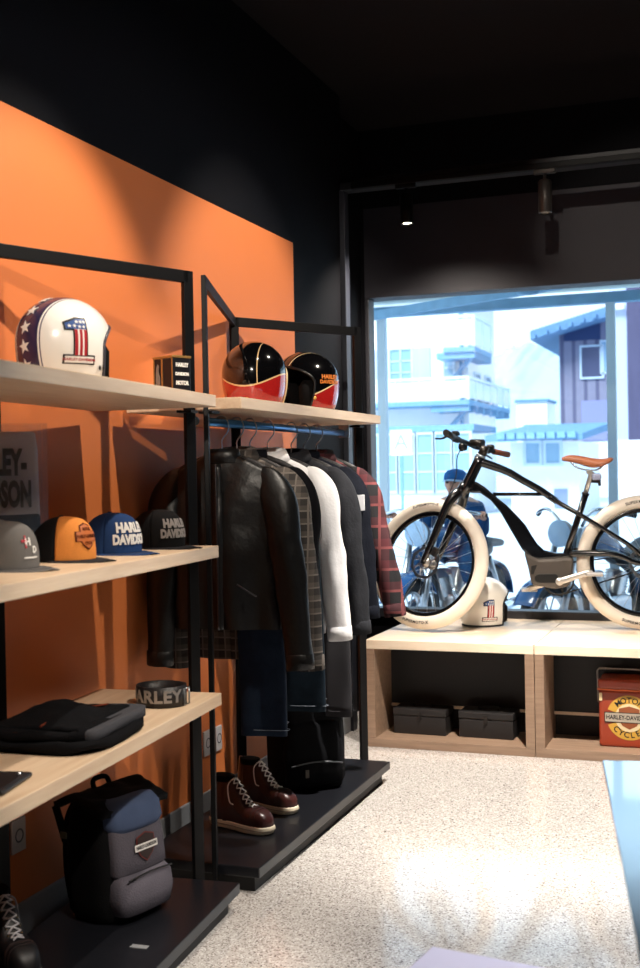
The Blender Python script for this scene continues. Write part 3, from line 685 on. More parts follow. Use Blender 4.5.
# ------------------------------------------------------------------ backpacks
def bag_body(mb, w, d, h, lean=0, n=48, e=.55, taper=.86, seed=0, wob=.006, z0=.0):
    rings = []
    for q in (0, .02, .07, .18, .35, .55, .75, .88, .95, .985, 1):
        k = 1 if q < .5 else 1-(1-taper)*((q-.5)/.5)
        if q < .07: k *= .90+.1*(q/.07)
        if q > .88: k *= max(.12, math.sqrt(max(0, 1-((q-.88)/.125)**2)))
        rings.append([p+Vector((wob*noise.noise(p*8+Vector((seed, 0, 0))), wob*noise.noise(p*8+Vector((0, seed, 5))), 0)) for p in sring((lean*q, 0, z0+h*q), d*k, w*k, n, e)])
    mb.loft(rings); return mb
def grey_backpack():
    t = thing('backpack', 'black backpack with grey front pockets and shield badge, on the cap rack base', 'backpack', (-1.825, 3.135, .092), R(-14)); t.scale = (.9, .86, .9)
    Mb = mat('black_cordura', '#0c0c0e', .8, bump=.25, bump_scale=260); Mg = mat('grey_canvas', '#5c5861', .85, noise_amt=.2, noise_scale=14, bump=.25, bump_scale=160); Mbl = mat('slate_blue_canvas', '#4a5876', .75, noise_amt=.25, noise_scale=12)
    bag_body(MB(), .16, .115, .40, -.02, seed=1).build('body', Mb, t)
    b = MB(); b.loft([sring((.105-.0*z, .0, z), d, w, 36, .6) for z, w, d in ((.02, .10, .03), (.03, .125, .05), (.08, .135, .058), (.13, .13, .05), (.155, .11, .03))]); b.build('lower_pocket', Mg, t)
    b = MB(); b.loft([sring((.088-.10*(z-.15), .0, z), d, w, 36, .6) for z, w, d in ((.14, .115, .02), (.16, .128, .045), (.25, .125, .045), (.32, .12, .035), (.335, .11, .02))]); b.build('upper_pocket', Mg, t)
    b = MB(); b.loft([sring((.05-.1*(z-.3), .0, z), d, w, 36, .6) for z, w, d in ((.29, .118, .065), (.31, .132, .078), (.36, .13, .07), (.385, .11, .05), (.39, .08, .03))]); b.build('yoke', Mbl, t)
    b = MB(); b.grid(lambda u, v: Vector((-.13+.22*u, -.165+.33*v, .405-.05*u*u-.10*max(0, .35-u)+.01*noise.noise(Vector((u*6, v*6, 2))))), 16, 18); b.build('roll_top_flap', Mb, t, solid=(.022, 0))
    b = MB(); b.bar((-.12, -.168, .37), (-.07, -.172, .26), .03, .008, (1, 0, 0)); b.build('side_strap', Mb, t); b = MB(); b.cbox((-.075, -.178, .28), (.028, .008, .022)); b.build('buckle', mat('olive_buckle', '#4a4a35', .4), t, bevel=.003)
    for sgn in (-1, 1):
        b = MB(); b.tube([(-.12, sgn*.06, .36), (-.155, sgn*.07, .28), (-.15, sgn*.08, .14), (-.11, sgn*.1, .05)], .022, 10, ry=.4, smoothn=5); b.build('shoulder_strap', Mb, t)
    b = MB(); b.tube([(-.06, -.04, .395), (-.075, -.03, .43), (-.075, .03, .43), (-.06, .04, .395)], .009, 8, smoothn=5); b.build('grab_handle', Mb, t)
    f = lambda off: (lambda u, v: Vector((.1395-.10*(.235+v-.15)-.22*u*u*5*.25+off, u, .235+v)))
    sh = [(-.04, .03), (0, .042), (.04, .03), (.042, .0), (.028, -.026), (0, -.046), (-.028, -.026), (-.042, .0)]
    flat_shape([[(x*1.1, y*1.1) for x, y in sh]], f(.001), mat('badge_maroon', '#6a2420', .6), t, 'shield_badge', .012); flat_shape([sh], f(.002), mat('badge_dark', '#2a1a18', .6), t, 'shield_field', .012)
    flat_shape([rect(-.056, -.011, .056, .011)], f(.0035), M_thr, t, 'badge_bar', .012); lettering('HARLEY-DAVIDSON', .0155, f(.0047), M_ink, t, bold=.0005, sx=.72)
    z = MB(); z.tube([Vector((.152-.0*abs(y), y*.98, .150+.004*math.cos(y*20))) for y in [-.11+.022*i for i in range(11)]], .003, 6); z.build('zip', M_ink, t)
grey_backpack()
def dark_backpack():
    t = thing('backpack', 'plain dark navy-black backpack standing behind the brown boots', 'backpack', (-1.79, 4.66, .092), R(-52)); t.scale = (1, 1, 1.1)
    Mb = mat('navy_black_nylon', '#08090d', .8, bump=.2, bump_scale=180); Mn = mat('navy_nylon', '#1b2740', .5, noise_amt=.2, noise_scale=10, bump=.2, bump_scale=150)
    bag_body(MB(), .155, .13, .50, -.02, seed=6, taper=.72).build('body', Mb, t)
    b = MB(); b.loft([sring((.105-.1*z, .0, z), d, w, 36, .6) for z, w, d in ((.02, .10, .03), (.03, .125, .05), (.14, .13, .055), (.24, .12, .05), (.265, .1, .03))]); b.build('front_pocket', mat('navy_black_pocket', '#08090d', .85), t)
    b = MB(); b.loft([sring((.02-.05*z, .06, z), d, w, 36, .6) for z, w, d in ((.25, .10, .07), (.28, .11, .10), (.38, .1, .1), (.46, .08, .08), (.495, .05, .05))]); b.build('top_pocket', Mn, t)
    b = MB(); b.tube([Vector((.155, -.11+.22*i/12, .10+.012*math.sin(i/12*math.pi))) for i in range(13)], .003, 6); b.build('zip', mat('zip_grey', '#44464c', .4), t)
    b = MB(); b.tube([(-.03, -.03, .485), (-.04, -.02, .52), (-.04, .03, .52), (-.03, .04, .485)], .01, 8, smoothn=5); b.build('grab_handle', Mb, t)
    for sgn in (-1, 1):
        b = MB(); b.tube([(-.1, sgn*.05, .46), (-.165, sgn*.06, .38), (-.17, sgn*.075, .2), (-.12, sgn*.1, .06)], .024, 10, ry=.4, smoothn=5); b.build('shoulder_strap', Mb, t)
    b = MB(); b.cbox((.158, -.045, .07), (.006, .016, .03)); b.build('zip_pull', mat('pull_tan', '#5c554a', .5), t, bevel=.002)
dark_backpack()

# ------------------------------------------------------------------ boots (local +x = toe)
def boot(label, loc, rotz, leather, sole, lace, group):
    t = thing('laced_boot', label, 'boot', loc, rotz, group)
    def w(x): 
        q = x/.29
        return .047*(1-.32*math.exp(-((q-.42)/.16)**2)*.6)*min(1, math.sqrt(max(0, 1-((q-.5)/.5)**6)))*(1 if q > .3 else .9)+1e-4
    X = [0.001, .004, .012, .025, .05, .08, .11, .14, .17, .20, .225, .25, .268, .28, .287, .2895]
    out = [(x, w(x)) for x in X]+[(x, -w(x)) for x in reversed(X)]
    b = MB(); b.loft([[Vector((.145+(x-.145)*k, y*k, z)) for x, y in out] for z, k in ((0, .95), (.004, 1.0), (.024, 1.03), (.03, .99))]); b.build('sole', sole, t)
    b = MB(); b.tube([Vector((.145+(x-.145)*1.035, y*1.035, .016)) for x, y in out], .0016, 6, closed=True); b.build('welt_line', mat('welt_tan', '#8d8272', .6), t)  # thin line in a darker tan than the cream sole
    def hgt(x):
        if x < .105: return .150+.012*(1-x/.105)
        if x < .205: q = (x-.105)/.1; q = q*q*(3-2*q); return .150+(.060-.150)*q
        q = (x-.205)/.085; return .060*math.sqrt(max(.02, 1-q**2.6))
    def sec(x, n=24):
        h = hgt(x); ww = w(x)*.98; pts = []
        for k in range(n+1):
            a = math.pi*k/n; cy = math.cos(a); sz = math.sin(a)
            y = ww*sup(cy, .55); z = h*sup(sz, .7)
            tap = 1-.28*max(0, z/.15-.25) if h > .09 else 1
            back = -.012*max(0, z/.16-.4)+.0
            pts.append(Vector((x+(.016*(z/.15) if x < .05 else 0)+back, y*tap, .028+z)))
        return pts
    xs = [.002+.287*i/46 for i in range(47)]
    b = MB(); b.loft([sec(x) for x in xs], True, True, closed=False); b.build('upper', leather, t, smooth=True)
    b = MB(); b.loft([[Vector((.064+.046*math.cos(2*math.pi*k/24), .03*math.sin(2*math.pi*k/24), z+.03-.1*(0))) for k in range(24)] for z in (.136, .158)]); b.build('collar_lining', M_liner, t)
    def ridge(x, y): 
        h = hgt(x); q = min(.95, abs(y)/w(x)); return Vector((x, y, .028+h*(1-q**3.4)**.35+.003))
    l = MB()
    for i in range(7):
        x0 = .112+.0145*i; s = .019 if i < 5 else .016
        l.tube([ridge(x0, -s), ridge(x0+.007, 0)+Vector((0, 0, .003)), ridge(x0+.0145, s)], .0026, 6); l.tube([ridge(x0, s), ridge(x0+.007, 0)+Vector((0, 0, .005)), ridge(x0+.0145, -s)], .0026, 6)
    l.tube([ridge(.112, .0), ridge(.108, .03)+Vector((0, .004, .006)), ridge(.118, .04), ridge(.13, .036)], .0024, 6, smoothn=4); l.tube([ridge(.112, 0), ridge(.112, -.03)+Vector((0, -.004, .006)), ridge(.125, -.042), ridge(.142, -.04)], .0024, 6, smoothn=4)
    l.build('laces', lace, t)
    s = MB()
    for x0 in (.222, .228, .242): s.tube([p+Vector((.0008, 0, .0008)) for p in sec(x0)], .0012, 5)
    for sg in (-1, 1): s.tube([Vector((x, sg*(w(x)*.99+.0005), .04+z)) for x, z in ((.2, .0), (.16, .03), (.13, .05), (.115, .09))], .0012, 5)
    s.build('seams', mat('seam_brown', '#2a1512', .6), t)
    e = MB()
    for i in range(6):
        for sg in (-1, 1): e.lathe([(.0, .001), (.0035, .0008), (.0035, 0)], 10, Matrix.Translation(ridge(.114+.015*i, sg*.019)))
    e.build('eyelets', mat('eyelet_brass', '#6d5a3a', .35, .8), t)
    return t
M_brown = mat('oxblood_leather', '#3b1a18', .32, noise_amt=.35, noise_scale=18, bump=.12, bump_scale=150, coat=.2); M_sole = mat('cream_rubber_sole', '#d9cdb6', .6); M_lace = mat('white_lace', '#eeeae6', .8)
boot('brown leather boot with cream sole, nearer of the pair, at the platform edge', (-1.935, 4.035, .0915), R(-17), M_brown, M_sole, M_lace, 'pair of brown laced boots')
boot('brown leather boot with cream sole, farther of the pair, against the dark backpack', (-1.945, 4.30, .0915), R(-17), M_brown, M_sole, M_lace, 'pair of brown laced boots')
boot('black boot with grey-white laces in the bottom corner under the caps', (-2.02, 2.76, .0915), R(-33), mat('black_boot_leather', '#121013', .5), mat('black_sole', '#131214', .6), mat('grey_lace', '#b9b6bb', .8), None)

# ------------------------------------------------------------------ hanging clothes (local: x across the shoulders, -y towards the viewer)
RX, RZ = -1.757, 1.585
def hanger(y, yaw, lab):
    t = thing('coat_hanger', lab, 'hanger', (RX, y, RZ), yaw, 'hangers on the clothes rail')
    b = MB(); b.tube([(-.004, 0, -.115), (0, 0, -.085), (.001, 0, -.06), (.024, 0, -.028), (.025, 0, .0), (.012, 0, .0215), (0, 0, .0245), (-.014, 0, .020), (-.021, 0, .006)], .0026, 8, smoothn=5); b.build('hook', M_steel, t)
    b = MB(); b.tube([(-.205, 0, -.195), (-.12, 0, -.145), (0, 0, -.112), (.12, 0, -.145), (.205, 0, -.195)], .0125, 10, ry=.6, smoothn=5); b.build('shoulder_bar', mat('black_wood_hanger', '#151316', .4), t)
def garment(name, lab, cat, y, yaw, M, hem=.85, cuff=.75, flare=.10, hw=.215, tk=.042, sleeve=None, collar=None, Mc=None, Mh=None, seed=0, open_front=True, wr=.010, deco=None, hemband=.0, slv_r=1.0, shz=0):
    t = thing(name, lab, cat, (RX, y, 0), yaw, 'jackets and shirts on the rail')
    lv = [(1.478, .06, .034), (1.462, .08, .036), (1.44, .125, .036), (1.415, .168, .038), (1.38, .195, .042), (1.33, .207, .046), (1.2, .205, .05), (1.05, .205, .05), (.95, .207, .05)]
    zz = [q for q in lv if q[0] > hem+.06]+[(hem+.04, hw, .05), (hem, hw*.99, .046)]
    zs = []
    for (z0, w0, t0), (z1, w1, t1) in zip(zz, zz[1:]):
        n = max(1, int((z0-z1)/.03))
        for i in range(n): q = i/n; zs.append((z0+(z1-z0)*q, w0+(w1-w0)*q, t0+(t1-t0)*q))
    zs.append(zz[-1]); rings = []
    for z, w, d in zs:
        d *= tk/.05*1.0; fall = min(1, max(0, (1.42-z)/.3)); ring = []
        for p in sring((0, 0, z), w*(hw/.215), d, 72, .72):
            a = p.x*34+seed*3+2.0*noise.noise(Vector((p.x*3, z*2.2, seed))); q = wr*fall*math.sin(a)+wr*1.4*noise.noise(Vector((p.x*11, z*7, seed+3)))
            ring.append(p+Vector((wr*.8*noise.noise(Vector((z*9, seed, p.y*9))), q*(1 if p.y < 0 else .6), 0)))
        rings.append(ring)
    b = MB(); b.loft(rings, True, False); b.build('body', M, t)
    Ms = sleeve or M
    for s in (1, -1):
        fl = flare if s > 0 else flare*.35
        path = [(s*.140, 0, 1.405), (s*.180, -.004, 1.375), (s*(.205+fl*.10), -.012, 1.30), (s*(.208+fl*.36), -.02, 1.15), (s*(.212+fl*.68), -.026, 1.0), (s*(.215+fl*.93), -.03, cuff+.06), (s*(.215+fl), -.03, cuff)]
        rad = [.03, .047, .062, .058, .053, .047, .045]
        P = catmull(path, 8); rr = [v.x for v in catmull([(x, 0, 0) for x in rad], 8)]; rings = []
        for i, c in enumerate(P):
            d = (P[min(i+1, len(P)-1)]-P[max(i-1, 0)]).normalized(); ay = Vector((0, 1, 0)); ax = ay.cross(d).normalized(); ring = []
            for kk in range(28):
                a = 2*math.pi*kk/28; n = 1+.16*noise.noise(Vector((math.cos(a)*1.5, math.sin(a)*1.5, c.z*7+seed+s)))*min(1, i/8)+.025*math.sin(c.z*75+math.cos(a)*2+seed)*max(0, 1-abs(c.z-1.08)/.22)
                ring.append(c+ax*(rr[i]*slv_r*n*math.cos(a))+ay*(rr[i]*.72*n*math.sin(a)))
            rings.append(ring)
        b = MB(); b.loft(rings, True, False); b.build('sleeve', Ms, t)
        e = P[-1]; d = (P[-1]-P[-3]).normalized(); ax = Vector((0, 1, 0)).cross(d).normalized()
        b = MB(); b.loft([[e-d*q+ax*((rr[-1]*slv_r+g)*math.cos(2*math.pi*kk/28))+Vector((0, 1, 0))*((rr[-1]*.72+g)*math.sin(2*math.pi*kk/28)) for kk in range(28)] for q, g in ((.055, .0), (.053, .003), (.004, .003), (0, -.002))], False, False); b.build('cuff', Mh or Ms, t)
    # collar
    Mcc = Mc or M; b = MB()
    if collar == 'shirt':
        b.loft([[Vector((w*math.cos(a), d*math.sin(a)-.006, z+.010*math.sin(a))) for a in [2*math.pi*i/36-math.pi/2 for i in range(37)]] for w, d, z in ((.068, .040, 1.455), (.066, .040, 1.492), (.070, .044, 1.495), (.088, .056, 1.455))], False, False, closed=False)
    else:
        b.loft([sring((0, -.004, z), w, d, 36, 1) for w, d, z in ((.072, .042, 1.445), (.066, .04, 1.475), (.063, .038, 1.492), (.058, .034, 1.490), (.06, .035, 1.46))], False, False)
    b.build('collar', Mcc, t, solid=(.003, 0))
    front = lambda u, z, off=.004: Vector((u, -(tk+off+.006), z))
    if open_front:
        b = MB(); b.grid(lambda u, v: front(-.018+.036*u, 1.44+(hem+.002-1.44)*v)+Vector((0, -.004*math.sin(v*20+seed), 0)), 2, 30); b.build('placket', Mc or M, t, solid=(.004, 0))
    if deco: deco(t, front)
    return t
M_leather = mat('black_leather', '#0b0b0c', .42, noise_amt=.3, noise_scale=9, bump=.5, bump_scale=18)
M_lining = mat('dark_rib', '#19181a', .9)
def plaid(name, a, b, c, s=22):
    k = NT(name); x, y, z = k.obj()
    def band(v, ph): return k.f('GREATER_THAN', k.f('SINE', k.f('MULTIPLY_ADD', v, s*3.1416, ph)), .1)
    n1, n2 = band(x, 0.3), band(z, 1.0); th = k.f('GREATER_THAN', k.f('SINE', k.f('MULTIPLY_ADD', z, s*3.1416, 2.2)), .93); th2 = k.f('GREATER_THAN', k.f('SINE', k.f('MULTIPLY_ADD', x, s*3.1416, 1.6)), .93)
    m = k.f('MULTIPLY', k.f('ADD', n1, n2), .5); cc = k.mix(m, a, b); cc = k.mix(k.f('MAXIMUM', th, th2), cc, c)
    return k.out(cc, .9, bump=k.noise(300), bs=.2)
M_plaid = plaid('grey_brown_plaid', '#2c2826', '#5a524c', '#6f6761', 44); M_redplaid = plaid('red_black_plaid', '#0c0a0f', '#4a171e', '#6a3334', 22)
M_wshirt = mat('white_cotton', '#efeef0', .85, bump=.15, bump_scale=60); M_bshirt = mat('black_cotton', '#101014', .9); M_denim = mat('washed_black_denim', '#27282c', .85, noise_amt=.45, noise_scale=16, bump=.2, bump_scale=90); M_navyj = mat('navy_cotton', '#0e111a', .85, bump=.2, bump_scale=80); M_dgrey = mat('charcoal_cotton', '#2a292c', .9)
def deco_leather(t, front):
    b = MB(); b.tube([front(.0, 1.44-(1.44-.86)*i/40, .010) for i in range(41)], .0035, 6); b.build('zip', mat('zip_gunmetal', '#57575c', .3, .9), t)
    for pts in (((-.13, 1.2), (-.07, 1.16)), ((.07, 1.02), (.14, .98))):
        b = MB(); b.tube([front(x, z, .009) for x, z in pts], .003, 6); b.build('pocket_zip', mat('zip_gunmetal', '#57575c', .3, .9), t)
def deco_buttons(col, pockets=True):
    def d(t, front):
        b = MB()
        for i in range(6): b.lathe([(0, 0), (.0065, 0), (.006, .003), (0, .003)], 12, Matrix.Translation(front(0, 1.40-.1*i, .006)) @ Matrix.Rotation(R(90), 4, 'X'))
        b.build('buttons', mat('button_'+col[1:], col, .4), t)
        if pockets:
            for s in (-1, 1): MB().box((s*.1-.05, -(.058), 1.13), (s*.1+.05, -.05, 1.25)).build('chest_pocket', t.children[0].data.materials[0], t, bevel=.003)
    return d
def deco_badge(t, front):
    MB().box((.228, -.062, 1.245), (.262, -.058, 1.31)).build('sleeve_patch', mat('patch_white', '#dcdce2', .7), t, bevel=.001)
seq = [(3.80, R(4), 'metal hook hanger carrying the black leather jacket'), (3.93, R(6), 'hanger under the grey-brown plaid shirt'), (4.05, R(5), 'hanger carrying the plain black shirt'), (4.22, R(15), 'hanger carrying the white shirt'),
       (4.47, R(8), 'hanger carrying the washed black denim jacket'), (4.62, R(8), 'hanger carrying the navy jacket'), (4.77, R(10), 'hanger carrying the red plaid shirt, last before the window')]
for y, a, l in seq: hanger(y, a, l)
garment('leather_jacket', 'black leather jacket at the near end of the clothes rail', 'jacket', 3.80, R(4), M_leather, .86, .725, .07, seed=1, deco=deco_leather, collar='stand', tk=.05, slv_r=1.05)
garment('plaid_shirt', 'grey-brown plaid shirt hanging behind the leather jacket', 'shirt', 3.93, R(6), M_plaid, .735, .70, .06, seed=2, collar='shirt', deco=deco_buttons('#8f8880'))
garment('black_shirt', 'plain black shirt between the plaid shirt and the white shirt', 'shirt', 4.05, R(5), M_bshirt, .80, .78, .0, seed=3, hw=.18, collar='stand', open_front=False)
garment('white_shirt', 'white long-sleeved shirt in the middle of the clothes rail', 'shirt', 4.22, R(15), M_wshirt, .785, .76, .055, seed=4, collar='shirt', deco=deco_buttons('#cfcfd2', False), tk=.045)
garment('denim_jacket', 'washed black denim jacket hanging right behind the white shirt', 'jacket', 4.47, R(8), M_denim, .80, .755, .06, seed=5, collar='shirt', deco=deco_buttons('#8d8d92'))
garment('navy_jacket', 'dark navy jacket with pale sleeve patch beside the red plaid shirt', 'jacket', 4.62, R(8), M_navyj, .84, .80, .05, seed=6, collar='stand', deco=deco_badge)
garment('plaid_shirt', 'red and black plaid shirt at the window end of the rail', 'shirt', 4.77, R(10), M_redplaid, .86, .79, .115, seed=7, hw=.205, collar='shirt', deco=deco_buttons('#2a2224'))

def trousers(lab, x, y, yaw, M, top, bottom, hw, seam, seed):
    t = thing('folded_jeans', lab, 'trousers', (x, y, 0), yaw, 'trousers hung below the jackets')
    for i, (dy, dz, dx) in enumerate(((-.024, 0, 0), (.024, .015, -.015))):
        rings = []; n = 16
        for q in range(n+1):
            z = top+(bottom+dz-top)*q/n; ring = []
            for p in sring((dx+.02*math.sin(q/n*1.5), dy, z), hw*(1-.05*q/n), .019, 48, .6): ring.append(p+Vector((0, .007*math.sin(p.x*40+q*.35+seed)*q/n+.006*noise.noise(Vector((p.x*12, z*9, seed+i))), 0)))
            rings.append(ring)
        b = MB(); b.loft(rings, True, True); b.build('leg', M, t)
        b = MB()
        for zz in (bottom+dz+.022, ):
            b.tube([Vector((dx+.03+hw*.93*sup(math.cos(a), .6), dy+.0215*sup(math.sin(a), .6), zz)) for a in [2*math.pi*kk/40 for kk in range(40)]], .0011, 4, closed=True)
        b.build('hem_stitching', seam, t)
    b = MB(); b.tube([(-hw*.9, 0, top), (hw*.9, 0, top)], .026, 12); b.build('fold', M, t)
    return t
M_jean = mat('indigo_denim', '#1c2738', .85, noise_amt=.35, noise_scale=40, bump=.15, bump_scale=250); M_jean2 = mat('dark_teal_denim', '#15202a', .85, noise_amt=.3, noise_scale=40)
M_st = mat('denim_stitch', '#77808c', .8)
trousers('dark blue jeans hanging below the leather jacket', -1.66, 3.875, R(8), M_jean, 1.1, .475, .088, M_st, 1)
trousers('dark jeans hanging behind the blue pair, above the dark backpack', -1.63, 4.20, R(10), M_jean2, 1.1, .50, .085, M_st, 2)
trousers('long charcoal trousers hanging nearest the window end of the rail', -1.635, 4.60, R(10), M_dgrey, 1.1, .40, .058, mat('charcoal_stitch', '#3c3b3f', .8), 3)
# ------------------------------------------------------------------ bicycle (local x from front to rear, y towards the window)
bk = thing('electric_bicycle', 'black electric bicycle with cream tyres and brown saddle, standing on the window benches', 'bicycle', (-1.62, 6.18, .546), R(12))
M_frame = mat('gloss_black_frame', '#0c0d11', .22, coat=.7); M_tyre = mat('cream_tyre', '#efe5d8', .6, noise_amt=.06, noise_scale=20, bump=.05, bump_scale=120); M_rim = mat('black_rim', '#101115', .25, .3)
M_motor = mat('grey_motor_case', '#5a5450', .45, .3); M_saddle = mat('brown_saddle_leather', '#96583a', .45, noise_amt=.15, noise_scale=30)
AX = Vector((-.022, 0, .356)); AD = Vector((.50, 0, 1)).normalized(); STEER = Matrix.Translation(AX) @ Matrix.Rotation(R(-31), 4, AD) @ Matrix.Translation(-AX)
def sx(p): return STEER @ Vector(p)
RY = Matrix.Rotation(R(90), 4, 'X')
def wheel(M, rotor_side, parent, sprocket):
    b = MB(); b.tube([M @ Vector((.3185*math.cos(a), 0, .3185*math.sin(a))) for a in [2*math.pi*i/84 for i in range(84)]], .0365, 16, closed=True, up=None)
    wh = b.build('tyre', M_tyre, parent)
    b = MB(); pr = [(.287, -.017), (.287, .017), (.266, .012), (.262, 0), (.266, -.012), (.287, -.017)]
    b.lathe(pr, 84, M @ RY); b.build('rim', M_rim, wh)
    b = MB(); b.lathe([(.0, -.05), (.014, -.05), (.014, -.034), (.028, -.032), (.028, -.024), (.018, -.02), (.018, .02), (.028, .024), (.028, .032), (.014, .034), (.014, .05), (0, .05)], 24, M @ RY); b.build('hub', M_ink if sprocket else M_alloy, wh)
    for i in range(28):
        a = 2*math.pi*i/28; s = 1 if i % 2 else -1; a2 = a+(.55 if (i//2) % 2 else -.55)
        b = MB(); b.tube([M @ Vector((.027*math.cos(a2), s*.028, .027*math.sin(a2))), M @ Vector((.264*math.cos(a), s*.004, .264*math.sin(a)))], .0013, 5); b.build('spoke', M_steel, wh)
    b = MB(); y0 = rotor_side*.043
    for r0, r1 in ((.072, .085), (.03, .036)): b.prism(arcband(r0, r1, 0, 2*math.pi, 40), y0-.001, y0+.001, lambda x, z, y: M @ Vector((x, y, z)))
    for i in range(8):
        a = 2*math.pi*i/8; b.bar(M @ Vector((.034*math.cos(a), y0, .034*math.sin(a))), M @ Vector((.074*math.cos(a+.4), y0, .074*math.sin(a+.4))), .006, .002)
        b.prism(arcband(.083, .089, a, a+.35, 4), y0-.001, y0+.001, lambda x, z, y: M @ Vector((x, y, z)))
    b.build('brake_disc', M_steel, wh)
    for c, txt in ((math.pi/2+.06, 'SUPERMOTO-X'), (-math.pi/2-.15, 'SUPERMOTO-X')):
        vs, fs = text_geo(txt, .021, .0006, 1.15); q = MB(); out = []
        for v in vs:
            sgn = 1 if c > 0 else -1; a = c-sgn*v.x/.315; r = .322+sgn*v.y
            yy = -.0365*math.sqrt(max(.05, 1-((r-.3185)/.0365)**2))-.0012; out.append(M @ Vector((r*math.cos(a), yy, r*math.sin(a))))
        q.faces(out, fs); q.build('sidewall_lettering', M_ink, wh, solid=(.0006, 0))
    return wh
M1 = STEER @ Matrix.Translation((-.022, 0, .356)); M2 = Matrix.Translation((1.111, 0, .356))
wheel(M1, -1, bk, False); wheel(M2, -1, bk, True)
# fork, stem, bars (all turned with the wheel)
for s in (-1, 1):
    b = MB(); b.tube([sx(p) for p in ((.156, s*.03, .735), (.128, s*.062, .69), (.09, s*.066, .61), (.01, s*.062, .43), (-.026, s*.058, .360))], [.028, .026, .023, .019, .016], 12, smoothn=5); b.build('fork_leg', M_frame, bk)
b = MB(); b.tube([sx((-.022, s*.07, .356)) for s in (-1, 1)], .010, 12); b.build('axle', M_ink, bk)
b = MB(); b.tube([sx((.150, s*.034, .735)) for s in (-1, 1)], .024, 12); b.tube([sx((.145, 0, .72)), sx((.182, 0, .785))], [.034, .03], 14); b.build('fork_crown', M_frame, bk)
b = MB(); b.cbox((0, 0, 0), (.05, .03, .03), STEER @ Matrix.Translation((.045, -.058, .41)) @ Matrix.Rotation(R(-60), 4, 'Y')); b.build('brake_caliper', M_ink, bk, bevel=.005)
hd = lambda t_: AX+AD*t_
b = MB(); b.tube([hd(.43), hd(.47), hd(.60), hd(.635)], [.033, .03, .028, .031], 18); b.build('head_tube', M_frame, bk)
b = MB(); b.tube([hd(.636), hd(.648)], .027, 16); b.build('headset_spacer', M_steel, bk)
b = MB(); b.tube([hd(.649), hd(.70)], [.024, .022], 16); b.tube([sx((.275, 0, 1.0)), sx((.235, 0, 1.008)), sx((.20, 0, 1.01))], [.023, .02, .021], 12); b.build('stem', mat('bronze_black_stem', '#211d1a', .35, .4), bk)
b = MB(); b.cbox((.262, 0, .862), (.006, .03, .045), Matrix.Translation((-.032, 0, 0))); b.build('head_badge', M_steel, bk, bevel=.003)
BARP = [(.245, -.34, .975), (.228, -.27, .98), (.212, -.14, .99), (.2, -.05, 1.0), (.2, .05, 1.0), (.212, .14, 1.01), (.228, .27, 1.02), (.245, .34, 1.025)]
b = MB(); b.tube([sx(p) for p in BARP], .0125, 12, smoothn=5); b.build('handlebar', M_ink, bk)
for s in (-1, 1):
    g_ = b = MB(); b.tube([sx((.2465, s*.35, 1+s*.025)), sx((.228, s*.27, 1+s*.02)), sx((.219, s*.225, 1+s*.016))], [.0175, .0165, .017], 12); b.build('grip', M_ink if s < 0 else mat('brown_grip', '#7c4630', .6), bk)
    b = MB(); b.tube([sx(p) for p in ((.205, s*.175, 1.003), (.165, s*.185, 1.008), (.15, s*.22, 1+s*.015), (.165, s*.31, .98+s*.02))], [.008, .008, .006, .005], 8, smoothn=4); b.build('brake_lever', M_ink, bk)
    b = MB(); b.tube([sx((.208, s*.15, 1+s*.011)), sx((.208, s*.195, 1+s*.014))], .0185, 12); b.cbox((0, 0, 0), (.03, .035, .02), STEER @ Matrix.Translation((.2, s*.165, 1.022))); b.build('lever_clamp', M_ink, bk, bevel=.003)
b = MB(); b.tube([sx((.185, -.03, .985)), sx((.158, -.03, .985))], [.022, .026], 14); b.tube([sx((.157, -.03, .985)), sx((.152, -.03, .985))], [.022, .020], 14); b.build('front_lamp', M_ink, bk)
b = MB(); b.lathe([(0, 0), (.022, .002), (.024, .012), (.02, .022), (0, .024)], 16, STEER @ Matrix.Translation((.218, .19, 1.02))); b.build('bell', M_ink, bk)
# main frame
TT = [(.25, 0, .905), (.392, 0, .852), (.481, 0, .80), (.574, 0, .745), (.66, 0, .683)]
b = MB(); b.tube(TT, [.024, .021, .019, .019, .018], 14, smoothn=6); b.build('top_tube', M_frame, bk)
for s in (-1, 1):
    b = MB(); b.tube([(.62, s*.010, .71), (.69, s*.022, .664), (.781, s*.045, .61), (.908, s*.062, .529), (1.04, s*.068, .44), (1.111, s*.07, .362)], [.013, .013, .012, .0115, .011, .011], 10, smoothn=5); b.build('seat_stay', M_frame, bk)
    b = MB(); b.tube([(.72, s*.028, .404), (.83, s*.05, .409), (.93, s*.062, .405), (1.0, s*.066, .385), (1.05, s*.07, .362), (1.111, s*.07, .352)], [.019, .017, .015, .014, .014, .013], 10, smoothn=5); b.build('chain_stay', M_frame, bk)
b = MB(); b.tube([(.325, 0, .727), (.615, 0, .722)], .0095, 10); b.build('brace_bar', M_frame, bk)
dt = [(.185, .75), (.232, .80), (.285, .765), (.335, .72), (.397, .668), (.45, .613), (.495, .56), (.526, .505), (.555, .46), (.59, .425), (.65, .41), (.74, .407), (.745, .385), (.64, .378), (.56, .374), (.52, .385), (.475, .427), (.42, .525), (.362, .631), (.311, .696), (.258, .734), (.21, .735)]
b = MB(); b.prism(dt, -.03, .03, lambda x, z, y: (x, y, z)); b.build('down_tube', M_frame, bk, bevel=.014, seg=3)
mo = [(.484, .415), (.56, .377), (.64, .381), (.742, .388), (.735, .275), (.71, .234), (.644, .220), (.521, .243), (.505, .33)]
b = MB(); b.prism(mo, -.042, .042, lambda x, z, y: (x, y, z)); mt_ = b.build('motor_case', M_motor, bk, bevel=.013, seg=3)
pill = [(.565+.03*math.cos(a), .278+.024*math.sin(a)) for a in [math.pi/2+math.pi*i/8 for i in range(9)]]+[(.64+.02*math.cos(a), .278+.024*math.sin(a)) for a in [-math.pi/2+math.pi*i/8 for i in range(9)]]
